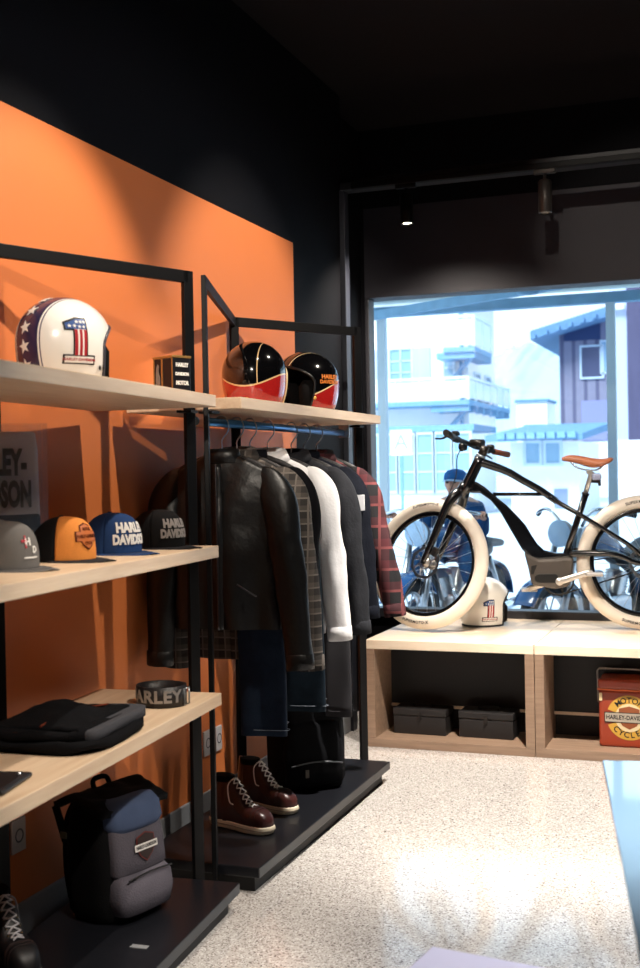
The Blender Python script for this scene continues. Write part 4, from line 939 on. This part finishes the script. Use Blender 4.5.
b = MB(); b.prism(pill, -.0445, -.04, lambda x, z, y: (x, y, z)); b.build('side_cover', M_ink, mt_, bevel=.002)
b = MB(); b.prism([(.52, .345), (.55, .35), (.53, .30), (.516, .30)], -.0445, -.04, lambda x, z, y: (x, y, z)); b.build('vent', M_ink, mt_)
b = MB(); b.tube([(.705, 0, .405), (.76, 0, .565), (.812, 0, .722)], [.0175, .017, .0175], 14); b.build('seat_tube', M_frame, bk)
b = MB(); b.tube([(.716, 0, .44), (.714, 0, .425), (.76, 0, .425)], .006, 8); b.tube([(.745, 0, .425), (.775, 0, .425)], .011, 10); b.build('tail_light_bracket', M_ink, bk)
b = MB(); b.tube([(.808, 0, .715), (.812, 0, .727)], .0205, 14); b.build('seat_clamp', M_ink, bk)
b = MB(); b.tube([(.81, 0, .722), (.838, 0, .815), (.848, 0, .838)], .0135, 12); b.tube([(.83, -.022, .836), (.83, .022, .836)], .014, 10); b.build('seat_post', M_alloy, bk)
for s in (-1, 1):
    b = MB(); b.tube([(.735, s*.012, .892), (.77, s*.022, .86), (.83, s*.024, .846), (.88, s*.026, .85), (.915, s*.045, .885)], .0037, 8, smoothn=5); b.build('saddle_rail', M_steel, bk)
SP = [(.690, .006, .915, .905), (.70, .014, .920, .90), (.73, .02, .928, .895), (.78, .03, .924, .882), (.82, .048, .916, .868), (.86, .068, .908, .862), (.90, .078, .906, .87), (.935, .07, .910, .886), (.95, .045, .910, .896), (.955, .02, .906, .90)]
rings = []
SPi = [v for v in catmull([Vector((a, w_, t_)) for a, w_, t_, q in SP], 5)]; SPb = [v.x for v in catmull([Vector((q, 0, 0)) for a, w_, t_, q in SP], 5)]
for v, q in zip(SPi, SPb):
    rings.append([Vector((v.x, v.y*math.cos(a), (q if math.sin(a) < 0 else q)+(v.z-q)*(max(0, math.sin(a))**.6 if math.sin(a) > 0 else -.0)-(.004*abs(math.sin(a)) if math.sin(a) < 0 else 0))) for a in [2*math.pi*k_/28 for k_ in range(28)]])
b = MB(); b.loft(rings); b.build('saddle', M_saddle, bk)
b = MB(); b.cbox((.868, 0, .81), (.05, .045, .035)); b.build('tail_lamp_mount', mat('frosted_lamp', '#aeb7d8', .3, .2), bk, bevel=.008)
b = MB(); b.bar((.835, 0, .79), (.885, 0, .785), .02, .012); b.bar((.882, 0, .80), (.884, 0, .762), .02, .014, (0, 1, 0)); b.build('tail_lamp', M_ink, bk, bevel=.002)
# crank, pedals, belt ring
b = MB(); b.tube([(.664, s, .262) for s in (-.062, .062)], .014, 14); b.build('crank_axle', M_ink, bk)
ca, cb_ = Vector((.664, -.062, .262)), Vector((.826, -.07, .314))
b = MB(); b.tube([ca-(cb_-ca).normalized()*.001, ca.lerp(cb_, .12), ca.lerp(cb_, .9), cb_], [.019, .017, .0145, .016], 14, ry=.5, up=(.3, 0, -1)); b.lathe([(0, -.009), (.02, -.009), (.02, .009), (0, .009)], 18, Matrix.Translation(ca) @ RY); b.build('crank_arm', M_alloy, bk)
b = MB(); b.lathe([(0, -.0105), (.009, -.0105), (.009, .0)], 14, Matrix.Translation(ca) @ RY); b.build('crank_bolt', M_ink, bk)
b = MB(); b.tube([(.664, .062, .262), (.50, .068, .21)], [.017, .014], 12, ry=.5); b.build('crank_arm', M_alloy, bk)
for px_, s, z in ((.826, -1, .314), (.50, 1, .21)):
    b = MB(); b.cbox((px_+.012, s*.125, z-.008), (.085, .085, .016), None); b.tube([(px_, s*.06, z), (px_, s*.13, z)], .008, 10); b.build('pedal', mat('grey_pedal', '#b9b5b2', .4, .3), bk, bevel=.004)
b = MB(); b.lathe([(.075, .046), (.085, .046), (.085, .056), (.075, .056), (.075, .046)], 40, Matrix.Translation((.664, 0, .262)) @ Matrix.Rotation(R(-90), 4, 'X')); 
for i in range(5): b.bar(Vector((.664, .051, .262)), Vector((.664+.076*math.cos(i*1.2566), .051, .262+.076*math.sin(i*1.2566))), .012, .005)
b.build('belt_ring', M_ink, bk)
b = MB(); b.tube([(.664, .051, .347), (1.111, .051, .396), (1.152, .051, .356), (1.111, .051, .316), (.664, .051, .177), (.579, .051, .262)], .004, 6, closed=True); b.build('drive_belt', M_rubber, bk)
b = MB(); b.tube([sx((.2, -.05, 1.0)), sx((.15, -.05, .93)), sx((.14, -.04, .82)), sx((.1, -.075, .66)), sx((.04, -.07, .45))], .003, 6, smoothn=6); b.build('brake_hose', M_ink, bk)

# ------------------------------------------------------------------ the street
M_pave = mat('pale_paving', '#c9d2dc', .8, noise_amt=.1, noise_scale=.8); M_facade = mat('white_render', '#f2f3f5', .85); M_shadeblue = mat('shade_blue_wood', '#7ea6c6', .8, noise_amt=.2, noise_scale=8); M_pane = mat('street_pane', '#8fb3cc', .15)  # outdoor wood: the blue of its shaded undersides is put into the colour
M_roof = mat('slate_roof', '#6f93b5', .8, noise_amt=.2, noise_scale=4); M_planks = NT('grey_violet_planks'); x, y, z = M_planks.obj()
pk = M_planks.f('GREATER_THAN', M_planks.f('SINE', M_planks.f('MULTIPLY', M_planks.f('ADD', x, y), 11)), .55); M_planks = M_planks.out(M_planks.mix(pk, M_planks.mix(M_planks.noise(2), '#7d7b90', '#918fa2'), '#605f78'), .8)
st = structure('ground_street', MB().box((-120, YW+.16, -.2), (120, 200, -.02)), M_pave)
# terrace awning: cloth roof, front beam, posts
aw = thing('terrace_awning', 'pale terrace awning on thin posts just outside the window', 'awning', (-.5, 9.5, -.02))
MB().bar((-5, -2.3, 2.98), (5, -2.3, 2.98), .05, .06).build('rear_beam', M_shadeblue, aw)
MB().box((-5, -.05, 2.72), (5, .05, 2.80)).build('front_beam', M_shadeblue, aw)
b = MB(); b.grid(lambda u, v: Vector((-5+10*u, -2.4+2.5*v, 3.0-.16*v+.012*math.sin(v*9))), 20, 10); b.build('canvas', mat('pale_canvas', '#c8d2cc', .9), aw, solid=(.01, 0))
for px_ in (383, 612, 900):
    p = at(px_, 400, 9.5); MB().box((p.x+.5-.035, -.035, 0), (p.x+.5+.035, .035, 2.73)).build('post', mat('pale_blue_post', '#c4d6e4', .5), aw)
p = at(372, 316, 9.4); q = at(560, 284, 8.2); MB().bar(p-Vector((-.5, 9.5, -.02)), q-Vector((-.5, 9.5, -.02)), .07, .05).build('brace', M_shadeblue, aw)
t = thing('terrace_lamp', 'round bulkhead lamp hanging under the pale awning', 'lamp', at(528, 288, 8.0)); b = MB(); b.lathe([(0, .03), (.09, .03), (.1, .0), (.07, -.04), (0, -.05)], 24); b.build('housing', M_shadeblue, t); b = MB(); b.lathe([(.1, .0), (.112, .0), (.112, .02), (.1, .02), (.1, .0)], 24); b.build('ring', M_ink, t)
b = MB(); b.tube([(0, 0, .03), (0, 0, .3)], .012, 8); b.build('stem', M_ink, t)

def win(parent, M, w, h, nx=2, ny=3, name='window', pane=None):
    """framed window in the local plane y = 0, looking towards -y, placed by M"""
    f = MB(); t_ = .09
    f.box((-w/2-t_, -.08, -h/2-t_), (w/2+t_, .0, -h/2), M); f.box((-w/2-t_, -.08, h/2), (w/2+t_, .0, h/2+t_), M); f.box((-w/2-t_, -.08, -h/2), (-w/2, 0, h/2), M); f.box((w/2, -.08, -h/2), (w/2+t_, 0, h/2), M)
    for i in range(1, nx): f.box((-w/2+w*i/nx-.03, -.06, -h/2), (-w/2+w*i/nx+.03, 0, h/2), M)
    for i in range(1, ny): f.box((-w/2, -.06, -h/2+h*i/ny-.025), (w/2, 0, -h/2+h*i/ny+.025), M)
    o = f.build(name, mat('pale_frame', '#cfdfea', .7), parent)
    MB().box((-w/2, -.03, -h/2), (w/2, -.01, h/2), M).build('pane', pane or M_pane, o); return o
# white house with two balconies
HY = 45.0
def H(px_, py_, Y=HY): return at(px_, py_, Y)
hA = H(340, 300); hC = H(467, 300)              # facade from left to the corner
hs_ = thing('white_house', 'white house with two balconies tinted shade-blue across the street', 'house', (hC.x, HY, -.02))
def L(p): return Vector(p)-Vector((hC.x, HY, -.02))
zt_ = H(460, 270).z
b = MB(); b.box((-16, 0, 0), (0, 5, zt_)); b.build('wall', M_facade, hs_)
rb = MB(); rb.prism([(-17, zt_-.2), (1.3, zt_-.2), (-8, zt_+4)], -1.2, 6, lambda x, z, y: (x, y, z)); rb.build('roof', M_roof, hs_)
def balcony(z0, z1, xl, xr, yr, zb):
    o = MB().box((xl, -1.5, z0-.18), (xr, yr, z0)).build('balcony_deck', M_shadeblue, hs_)
    q = MB()
    n = int((xr-xl)/.9)
    for i in range(n+1): q.box((xl+(xr-xl)*i/n-.04, -1.5, z0), (xl+(xr-xl)*i/n+.04, -1.44, z1))
    q.box((xl, -1.52, z1-.06), (xr, -1.40, z1+.04)); q.box((xl, -1.47, z0+.08), (xr, -1.45, z1-.1)); q.box((xr-.08, -1.5, z1-.06), (xr+.02, yr, z1+.04)); q.box((xr-.05, -1.45, z0+.08), (xr-.03, yr, z1-.1))
    n2 = max(2, int((yr+1.5)/1.3))
    for i in range(n2+1): q.box((xr-.07, -1.5+(yr+1.5)*i/n2-.04, z0), (xr+.01, -1.5+(yr+1.5)*i/n2+.04, z1))
    q.build('railing', mat('pale_railing', '#dfe9f0', .8), o)
    for i in range(7):
        yy = -1.3+(yr+1.2)*i/6; MB().box((xr-1.5, yy-.1, z0-.42), (xr-.02, yy+.1, z0-.18)).build('joist', M_shadeblue, o)
    MB().bar((xr-.1, -1.3, z0-.3), (xr-1.5, -.05, z0-1.4), .14, .12).build('bracket', M_shadeblue, o)
p0 = L(H(465, 402)); p1 = L(H(465, 380)); balcony(p0.z, p1.z, -14, .35, 6.5, 0)
p0 = L(H(480, 350)); p1 = L(H(480, 320)); balcony(p0.z, p1.z, -.6, .6, 1.6, 0)
c = L(H(401, 367)); win(hs_, Matrix.Translation((c.x, 0, c.z)), .85, 1.35)
for dx in (-.85, .85): MB().box((c.x+dx-.35, -.06, c.z-.72), (c.x+dx+.35, 0, c.z+.72)).build('shutter', mat('pale_lilac_shutter', '#bcc7dd', .8), hs_)
c = L(H(449, 368)); win(hs_, Matrix.Translation((c.x, 0, c.z)), .35, 1.5, 1, 2)
for yy, zz in ((1.4, 4.6), (3.4, 4.6)): win(hs_, Matrix.Translation((0, yy, zz)) @ Matrix.Rotation(R(90), 4, 'Z'), .9, 1.3, 1, 2)
b = MB(); b.tube([(-.25, -.12, 0), (-.25, -.12, zt_)], .07, 8); b.build('drainpipe', M_shadeblue, hs_)
for px_ in (380, 398, 416, 434):
    c = L(H(px_, 462)); win(hs_, Matrix.Translation((c.x, 0, c.z)), .55, 2.3, 2, 2)
c = L(H(450, 475)); MB().box((c.x-.5, -.05, 0), (c.x+.5, 0, c.z+.7)).build('door', M_shadeblue, hs_)
# glazed veranda in front of it
vb = H(408, 500, 38)
t = thing('glazed_veranda', 'low glazed veranda in front of the white house', 'veranda', (vb.x, 38, -.02)); w0 = 2.2
MB().box((-w0, 0, 0), (w0, 3.4, .7)).build('base_wall', M_trimwhite, t); MB().box((-w0-.1, -.1, 2.75), (w0+.1, 3.5, 2.95)).build('roof_slab', M_shadeblue, t)
for i in range(7): win(t, Matrix.Translation((-w0+.32+(2*w0-.64)*i/6, 0, 1.72)), .5, 1.85, 1, 3)
t = thing('road_sign', 'white board with a grey letter A beside the veranda', 'sign', (H(402, 470, 36).x, 36, -.02)); z_ = H(402, 442, 36).z
MB().box((-.04, -.04, 0), (.04, .04, z_-.3)).build('post', M_shadeblue, t); MB().box((-.35, -.05, z_-.4), (.35, -.01, z_+.4)).build('board', M_white, t); lettering('A', .7, lambda u, v: Vector((u, -.055, z_+v)), mat('sign_grey', '#93a9ba', .6), t, maxlen=1)
# timber barn at the right and its neighbour
BYY = 60.0
c0 = at(560, 400, BYY); c1 = at(608, 400, BYY); zr0, zr1 = at(560, 334, BYY).z, at(608, 318, BYY).z; zw = at(590, 441, BYY).z
t = thing('timber_barn', 'tall barn of grey-violet planks over a white ground floor', 'barn', (c0.x, BYY, -.02)); w_ = c1.x-c0.x
MB().box((0, 0, 0), (w_, 9, zw)).build('plinth_wall', M_facade, t)
b = MB(); b.prism([(0, zw), (w_, zw), (w_, zr1), (0, zr0)], 0, 9, lambda x, z, y: (x, y, z)); b.build('plank_wall', M_planks, t)
b = MB(); b.prism([(-1.2, zr0-.35), (w_+.5, zr1+.0), (w_+.5, zr1+.5), (-1.2, zr0+.1)], -1.4, 10, lambda x, z, y: (x, y, z)); b.build('roof', M_roof, t)
for k_ in range(7):
    xx = -1+(w_+1.2)*k_/6; MB().box((xx-.1, -1.7, zr0+(zr1-zr0)*xx/w_-.05), (xx+.1, -1.3, zr0+(zr1-zr0)*xx/w_+.18)).build('rafter_end', M_roof, t)
p = at(592, 362, BYY); win(t, Matrix.Translation((p.x-c0.x, -.02, p.z+.02)), 1.0, 1.5, 1, 1, pane=mat('barn_pane', '#4a4e6c', .3)); p = at(605, 357, BYY); win(t, Matrix.Translation((p.x-c0.x, -.02, p.z+.02)), .3, 1.5, 1, 1)
p = at(582, 333, BYY); MB().box((p.x-c0.x-.9, -.05, p.z-.35), (p.x-c0.x+.9, .0, p.z+.45)).build('hay_opening', mat('barn_dark_wood', '#3c4a6e', .9), t)  # opening drawn as a dark blue-grey board
p = at(598, 420, BYY); MB().box((p.x-c0.x-.8, -.06, p.z-1), (p.x-c0.x+.8, 0, p.z+1)).build('door', mat('barn_door', '#8f93b8', .8), t)
c0 = at(611, 400, 52); c1 = at(628, 400, 52)
t = thing('pale_house', 'narrow pale lilac house end beyond the right awning post', 'house', (c0.x, 52, -.02)); w_ = c1.x-c0.x; zz = at(620, 250, 52).z; zw = at(620, 440, 52).z
MB().box((0, 0, zw), (w_, 8, zz)).build('wall', mat('pale_lilac_render', '#b9c2e4', .85), t); MB().box((-.1, -.1, 0), (w_+12, 7.9, zw)).build('plinth_wall', M_facade, t)
MB().box((w_, -.05, zw), (w_+10, 7.95, zz)).build('violet_wall', mat('violet_planks', '#57546e', .85, noise_amt=.2, noise_scale=1.5, stretch=(4, 4, .4)), t); MB().box((.1, -.3, 8.2), (w_-.1, 0, 8.4)).build('ledge', M_facade, t)
MB().box((-.3, -.5, zz), (w_+10.4, 8.4, zz+.3)).build('roof', M_roof, t)
# low shed
SY = 36.0
c0 = at(511, 460, SY); c1 = at(579, 460, SY); t = thing('low_shed', 'low white shed with tiled eaves between the house and the barn', 'shed', (c0.x, SY, -.02)); w_ = c1.x-c0.x; ze = at(540, 441, SY).z
MB().box((0, 0, 0), (w_, 5, ze)).build('wall', M_facade, t); b = MB(); b.prism([(-1.4, ze), (6, ze+.5), (6, ze+.75), (-1.4, ze+.18)], -.5, w_+.3, lambda y, z, x: (x, y, z)); b.build('roof', M_roof, t)
for k_ in range(8): MB().box((w_*k_/7-.12, -1.55, ze+.06), (w_*k_/7+.12, -1.3, ze+.24)).build('tile_end', M_shadeblue, t)
for px_ in (533, 553): p = at(px_, 453, SY); win(t, Matrix.Translation((p.x-c0.x, 0, p.z+.02)), .40, .6, 1, 1)
p = at(561, 498, SY); MB().box((p.x-c0.x-.2, -.04, p.z-.3), (p.x-c0.x+.2, 0, p.z+.3)).build('hatch', mat('grey_hatch', '#8f9dbb', .8), t)
# chimney block, far roofs and mountain
p = at(532, 425, 70); t = thing('far_house', 'small snowy-white house far down the street', 'house', (p.x, 70, -.02)); MB().box((-.9, 0, 0), (.9, 3, at(532, 402, 70).z)).build('wall', M_facade, t); MB().box((-1.0, -.1, at(532, 402, 70).z), (1.0, 3.1, at(532, 399, 70).z)).build('roof', M_roof, t); MB().box((-.5, -.05, 1.4+.0), (.6, 0, at(532, 424, 70).z)).build('window', M_pane, t)
b = MB(); ridge_ = [(430, 392), (470, 372), (500, 352), (530, 342), (560, 350), (600, 336), (660, 362), (720, 350)]
def mf(u, v):
    s = u*(len(ridge_)-1); i = min(int(s), len(ridge_)-2); q = s-i; px_ = ridge_[i][0]+(ridge_[i+1][0]-ridge_[i][0])*q; py_ = ridge_[i][1]+(ridge_[i+1][1]-ridge_[i][1])*q
    p = at(px_, py_, 420); return Vector((p.x+2*noise.noise(Vector((u*20, v*9, 1))), 420-150*(1-v), p.z*v*(1+.05*noise.noise(Vector((u*30, v*20, 2))))))
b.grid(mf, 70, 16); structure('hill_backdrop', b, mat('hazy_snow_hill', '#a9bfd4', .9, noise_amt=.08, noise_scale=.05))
# ------------------------------------------------------------------ motorcycles parked outside, and the rider
M_blue = mat('deep_blue_paint', '#14406f', .25, coat=.6); M_mblk = mat('motorcycle_black', '#14181f', .35, coat=.3)
def motorcycle(label, loc, rotz, paint):
    t = thing('motorcycle', label, 'motorcycle', loc, rotz, 'motorcycles parked outside')
    for x0, w_ in ((.72, .055), (-.72, .075)):
        b = MB(); b.tube([(x0+.26*math.cos(a), 0, .32+.26*math.sin(a)) for a in [2*math.pi*i/40 for i in range(40)]], .06, 12, closed=True); wh = b.build('wheel', M_rubber, t)
        b = MB(); b.lathe([(.2, -.03), (.21, .03), (.185, .02), (.185, -.02), (.2, -.03)], 32, Matrix.Translation((x0, 0, .32)) @ RY); b.build('rim', M_steel, wh)
        for i in range(10):
            a = math.pi*i/5; b = MB(); b.tube([(x0, .02*(-1)**i, .32), (x0+.19*math.cos(a), 0, .32+.19*math.sin(a))], .006, 5); b.build('spoke', M_steel, wh)
        b = MB(); b.tube([(x0, -.08, .32), (x0, .08, .32)], .05, 14); b.build('hub', M_steel, wh)
        a0, a1 = (R(25), R(150)) if x0 > 0 else (R(20), R(175))
        b = MB(); b.grid(lambda u, v: Vector((x0+(.345-.02*abs(v*2-1)**2)*math.cos(a0+(a1-a0)*u), (v*2-1)*.095, .32+(.345-.03*abs(v*2-1)**2)*math.sin(a0+(a1-a0)*u))), 24, 8); b.build('fender', paint, t, solid=(.006, 0))
    for s in (-1, 1):
        b = MB(); b.tube([(.72, s*.1, .32), (.60, s*.1, .62), (.46, s*.1, .98)], [.028, .026, .022], 12); b.build('fork_leg', M_steel, t)
        b = MB(); b.tube([(-.72, s*.12, .33), (-.45, s*.13, .70)], .028, 10); b.build('shock', M_steel, t)
        b = MB(); b.tube([(.2, s*.12, .5), (.1, s*.17, .32), (-.2, s*.19, .25), (-.85, s*.19, .30)], [.025, .028, .04, .04], 12, smoothn=4); b.build('exhaust', M_chrome, t)
        b = MB(); b.tube([(.12, s*.12, .33), (.12, s*.27, .33)], .016, 8); b.build('foot_peg', M_ink, t)
        b = MB(); b.tube([(.42, s*.08, 1.0), (.44, s*.2, 1.12), (.36, s*.36, 1.10), (.28, s*.42, 1.08)], .013, 10, smoothn=4); b.build('handlebar', M_chrome, t)
        b = MB(); b.tube([(.33, s*.37, 1.095), (.26, s*.44, 1.075)], .019, 10); b.build('grip', M_ink, t)
    b = MB(); b.tube([(.46, 0, .95), (.3, 0, .55), (.2, 0, .25), (-.25, 0, .22), (-.35, 0, .5), (-.2, 0, .68), (.46, 0, .86)], .026, 10, smoothn=3); b.build('frame', M_mblk, t)
    b = MB(); b.box((-.16, -.13, .24), (.2, .13, .46)); b.build('engine', M_steel, t, bevel=.04, seg=3)
    for s in (-1, 1):
        b = MB(); M = Matrix.Translation((.03+s*.1, 0, .44)) @ Matrix.Rotation(R(s*22), 4, 'Y')
        b.lathe([(.075 if i % 2 else .095, .012*i) for i in range(17)], 18, M, cap=True); b.build('cylinder', M_steel, t)
    b = MB(); b.loft([sring((x, 0, z), 1e-3+h, w_, 24, .8, Vector((0, 0, 1)), Vector((0, 1, 0))) for x, z, h, w_ in ((.40, .86, .02, .03), (.37, .86, .08, .09), (.22, .87, .12, .145), (.05, .84, .105, .14), (-.08, .79, .06, .1), (-.11, .77, .02, .05))]); b.build('tank', paint, t)
    b = MB(); b.loft([sring((x, 0, z), h, w_, 24, .7, Vector((0, 0, 1)), Vector((0, 1, 0))) for x, z, h, w_ in ((-.08, .73, .02, .06), (-.14, .73, .05, .11), (-.35, .72, .055, .15), (-.5, .77, .06, .15), (-.56, .82, .05, .12), (-.85, .80, .035, .1), (-.9, .80, .015, .06))]); b.build('seat', mat('black_seat_vinyl', '#15171b', .5), t)
    b = MB(); b.lathe([(0, -.1), (.06, -.09), (.095, -.02), (.1, .03)], 24, Matrix.Translation((.56, 0, .95)) @ Matrix.Rotation(R(90), 4, 'Y')); hl = b.build('headlight', M_mblk, t)
    b = MB(); b.lathe([(.1, .03), (.06, .045), (0, .05)], 24, Matrix.Translation((.56, 0, .95)) @ Matrix.Rotation(R(90), 4, 'Y')); b.build('lens', mat('headlight_glass', '#7d97b2', .1), hl)
    b = MB(); b.tube([(-.05, .12, .22), (-.12, .27, .0)], .012, 8); b.build('side_stand', M_ink, t)
    return t
m1 = motorcycle('deep blue motorcycle outside with the capped rider sitting on it', (-2.28, 9.25, -.02), R(-102), M_blue)
m2 = motorcycle('blue motorcycle outside behind the rear wheel of the bicycle', (-1.05, 9.2, -.02), R(-118), M_blue)

def skin(name, nodes, edges, m, parent, sub=2, root=0):
    me = bpy.data.meshes.new(name); me.from_pydata([n[0] for n in nodes], edges, []); o = bpy.data.objects.new(name, me); COL.objects.link(o)
    if parent is not None: o.parent = parent
    me.materials.append(m); md = o.modifiers.new('skin', 'SKIN'); md.use_smooth_shade = True
    for i, n in enumerate(nodes):
        r = n[1] if isinstance(n[1], tuple) else (n[1], n[1]); me.skin_vertices[0].data[i].radius = r; me.skin_vertices[0].data[i].use_root = (i == root)
    sb = o.modifiers.new('s', 'SUBSURF'); sb.levels = sub; sb.render_levels = sub; return o
def rider():
    # local +x = the way the motorcycle points
    t = thing('person', 'person in blue cap and dark blue jacket sitting on a motorcycle outside', 'person', m1.location, m1.rotation_euler.z)
    Msk = mat('skin_tone', '#b98a72', .55); Mj = mat('dark_blue_jacket', '#123a63', .75, noise_amt=.2, noise_scale=9, bump=.2, bump_scale=25); Mt = mat('dark_blue_trousers', '#173a5c', .8); Mc_ = mat('blue_cap_cloth', '#1c5a94', .75)
    N = [((-.22, 0, .84), .13), ((-.20, 0, .98), .125), ((-.16, 0, 1.10), (.15, .12)), ((-.14, 0, 1.165), (.10, .09)), ((-.13, 0, 1.215), .055), ((-.115, 0, 1.26), (.075, .07)), ((-.105, 0, 1.33), (.098, .082)), ((-.115, 0, 1.385), (.08, .068))]
    E_ = [(i, i+1) for i in range(7)]
    def add(p, r, q): N.append((p, r)); E_.append((q, len(N)-1)); return len(N)-1
    for s in (-1, 1):
        a = add((-.13, s*.17, 1.13), .062, 3); a = add((-.04, s*.25, .98), .05, a); e = add((.02, s*.29, .93), .043, a); a = add((.17, s*.37, 1.04), .034, e); wv = add((.225, s*.395, 1.078), .026, a); pm = add((.265, s*.405, 1.09), (.034, .02), wv)
        for k_ in range(4):
            f1 = add((.305-.004*k_, s*(.372+.022*k_), 1.098), .0095, pm); f2 = add((.325-.004*k_, s*(.372+.022*k_), 1.075), .0085, f1); add((.305-.006*k_, s*(.372+.022*k_), 1.053), .0075, f2)
        th = add((.262, s*.372, 1.062), .011, wv); add((.290, s*.365, 1.05), .0085, th)
        h_ = add((-.14, s*.12, .82), .095, 0); kn = add((.20, s*.23, .72), .066, h_); an = add((.06, s*.24, .40), .042, kn); hl = add((.04, s*.25, .36), .04, an); add((.20, s*.26, .36), .035, hl)
    body = skin('body', N, E_, Msk, t)
    J = [((-.22, 0, .82), .15), ((-.20, 0, .98), .145), ((-.16, 0, 1.10), (.17, .14)), ((-.14, 0, 1.16), (.12, .11)), ((-.132, 0, 1.20), .07)]; JE = [(0, 1), (1, 2), (2, 3), (3, 4)]
    for s in (-1, 1):
        i = len(J); J += [((-.13, s*.17, 1.13), .08), ((-.04, s*.25, .98), .068), ((.02, s*.29, .93), .06), ((.17, s*.37, 1.04), .048), ((.21, s*.39, 1.065), .042)]; JE += [(3, i), (i, i+1), (i+1, i+2), (i+2, i+3), (i+3, i+4)]
    skin('jacket', J, JE, Mj, t)
    T = [((-.22, 0, .80), .15)]; TE = []
    for s in (-1, 1):
        i = len(T); T += [((-.14, s*.12, .82), .11), ((.20, s*.23, .725), .08), ((.07, s*.24, .42), .056), ((.05, s*.25, .39), .056)]; TE += [(0, i), (i, i+1), (i+1, i+2), (i+2, i+3)]
    skin('trousers', T, TE, Mt, t)
    for s in (-1, 1): skin('shoe', [((.02, s*.255, .365), .05), ((.12, s*.26, .36), .045), ((.215, s*.263, .352), .036)], [(0, 1), (1, 2)], mat('shoe_dark', '#16283e', .6), t)
    hx, hz = -.108, 1.325
    b = MB(); b.loft([sring((hx-.008, 0, z), a, c_, 28, 1) for z, a, c_ in ((1.345, .108, .092), (1.375, .108, .092), (1.405, .098, .083), (1.428, .07, .06), (1.438, .02, .02))]); b.build('cap', Mc_, t)
    b = MB(); b.grid(lambda u, v: Vector((hx+.085*math.cos((u-.5)*2.2)+.075*v*math.cos((u-.5)*2.4), .088*math.sin((u-.5)*2.2), 1.357-.012*v-.02*abs(u-.5))), 16, 5); b.build('cap_peak', mat('pale_peak', '#9db7d0', .7), t, solid=(.005, 0))
    for s in (-1, 1):
        b = MB(); b.loft([sring((hx+.082, s*.034, hz+.008+z), r, r*1.3, 12, 1) for z, r in ((-.011, .002), (-.007, .009), (0, .012), (.007, .009), (.011, .002))]); b.build('eye', M_ink, t)
        b = MB(); b.loft([sring((hx-.005, s*(.083+.004*(1-abs(z)/.03)), hz-.005+z), .018*math.sqrt(max(.05, 1-(z/.032)**2)), .008, 12, 1) for z in (-.03, -.02, -.01, 0, .01, .02, .03)]); b.build('ear', Msk, t)
    b = MB(); b.loft([sring((hx+.092+dx, 0, z), r, r*.9, 12, 1) for z, r, dx in ((hz+.012, .007, -.004), (hz-.005, .011, .002), (hz-.02, .016, .006), (hz-.03, .010, .0))]); b.build('nose', Msk, t)
    b = MB(); b.loft([sring((hx+.074, 0, z), .010*k_, .026*k_, 14, 1) for z, k_ in ((hz-.056, .4), (hz-.05, 1), (hz-.045, 1), (hz-.041, .4))]); b.build('mouth', mat('lip_tone', '#8d5a50', .5), t)
    b = MB(); b.loft([sring((hx-.028, 0, z), a, c_, 24, 1) for z, a, c_ in ((1.27, .05, .06), (1.30, .082, .085), (1.35, .086, .09))]); b.build('hair', mat('dark_hair', '#1b1a1e', .7), t)
rider()
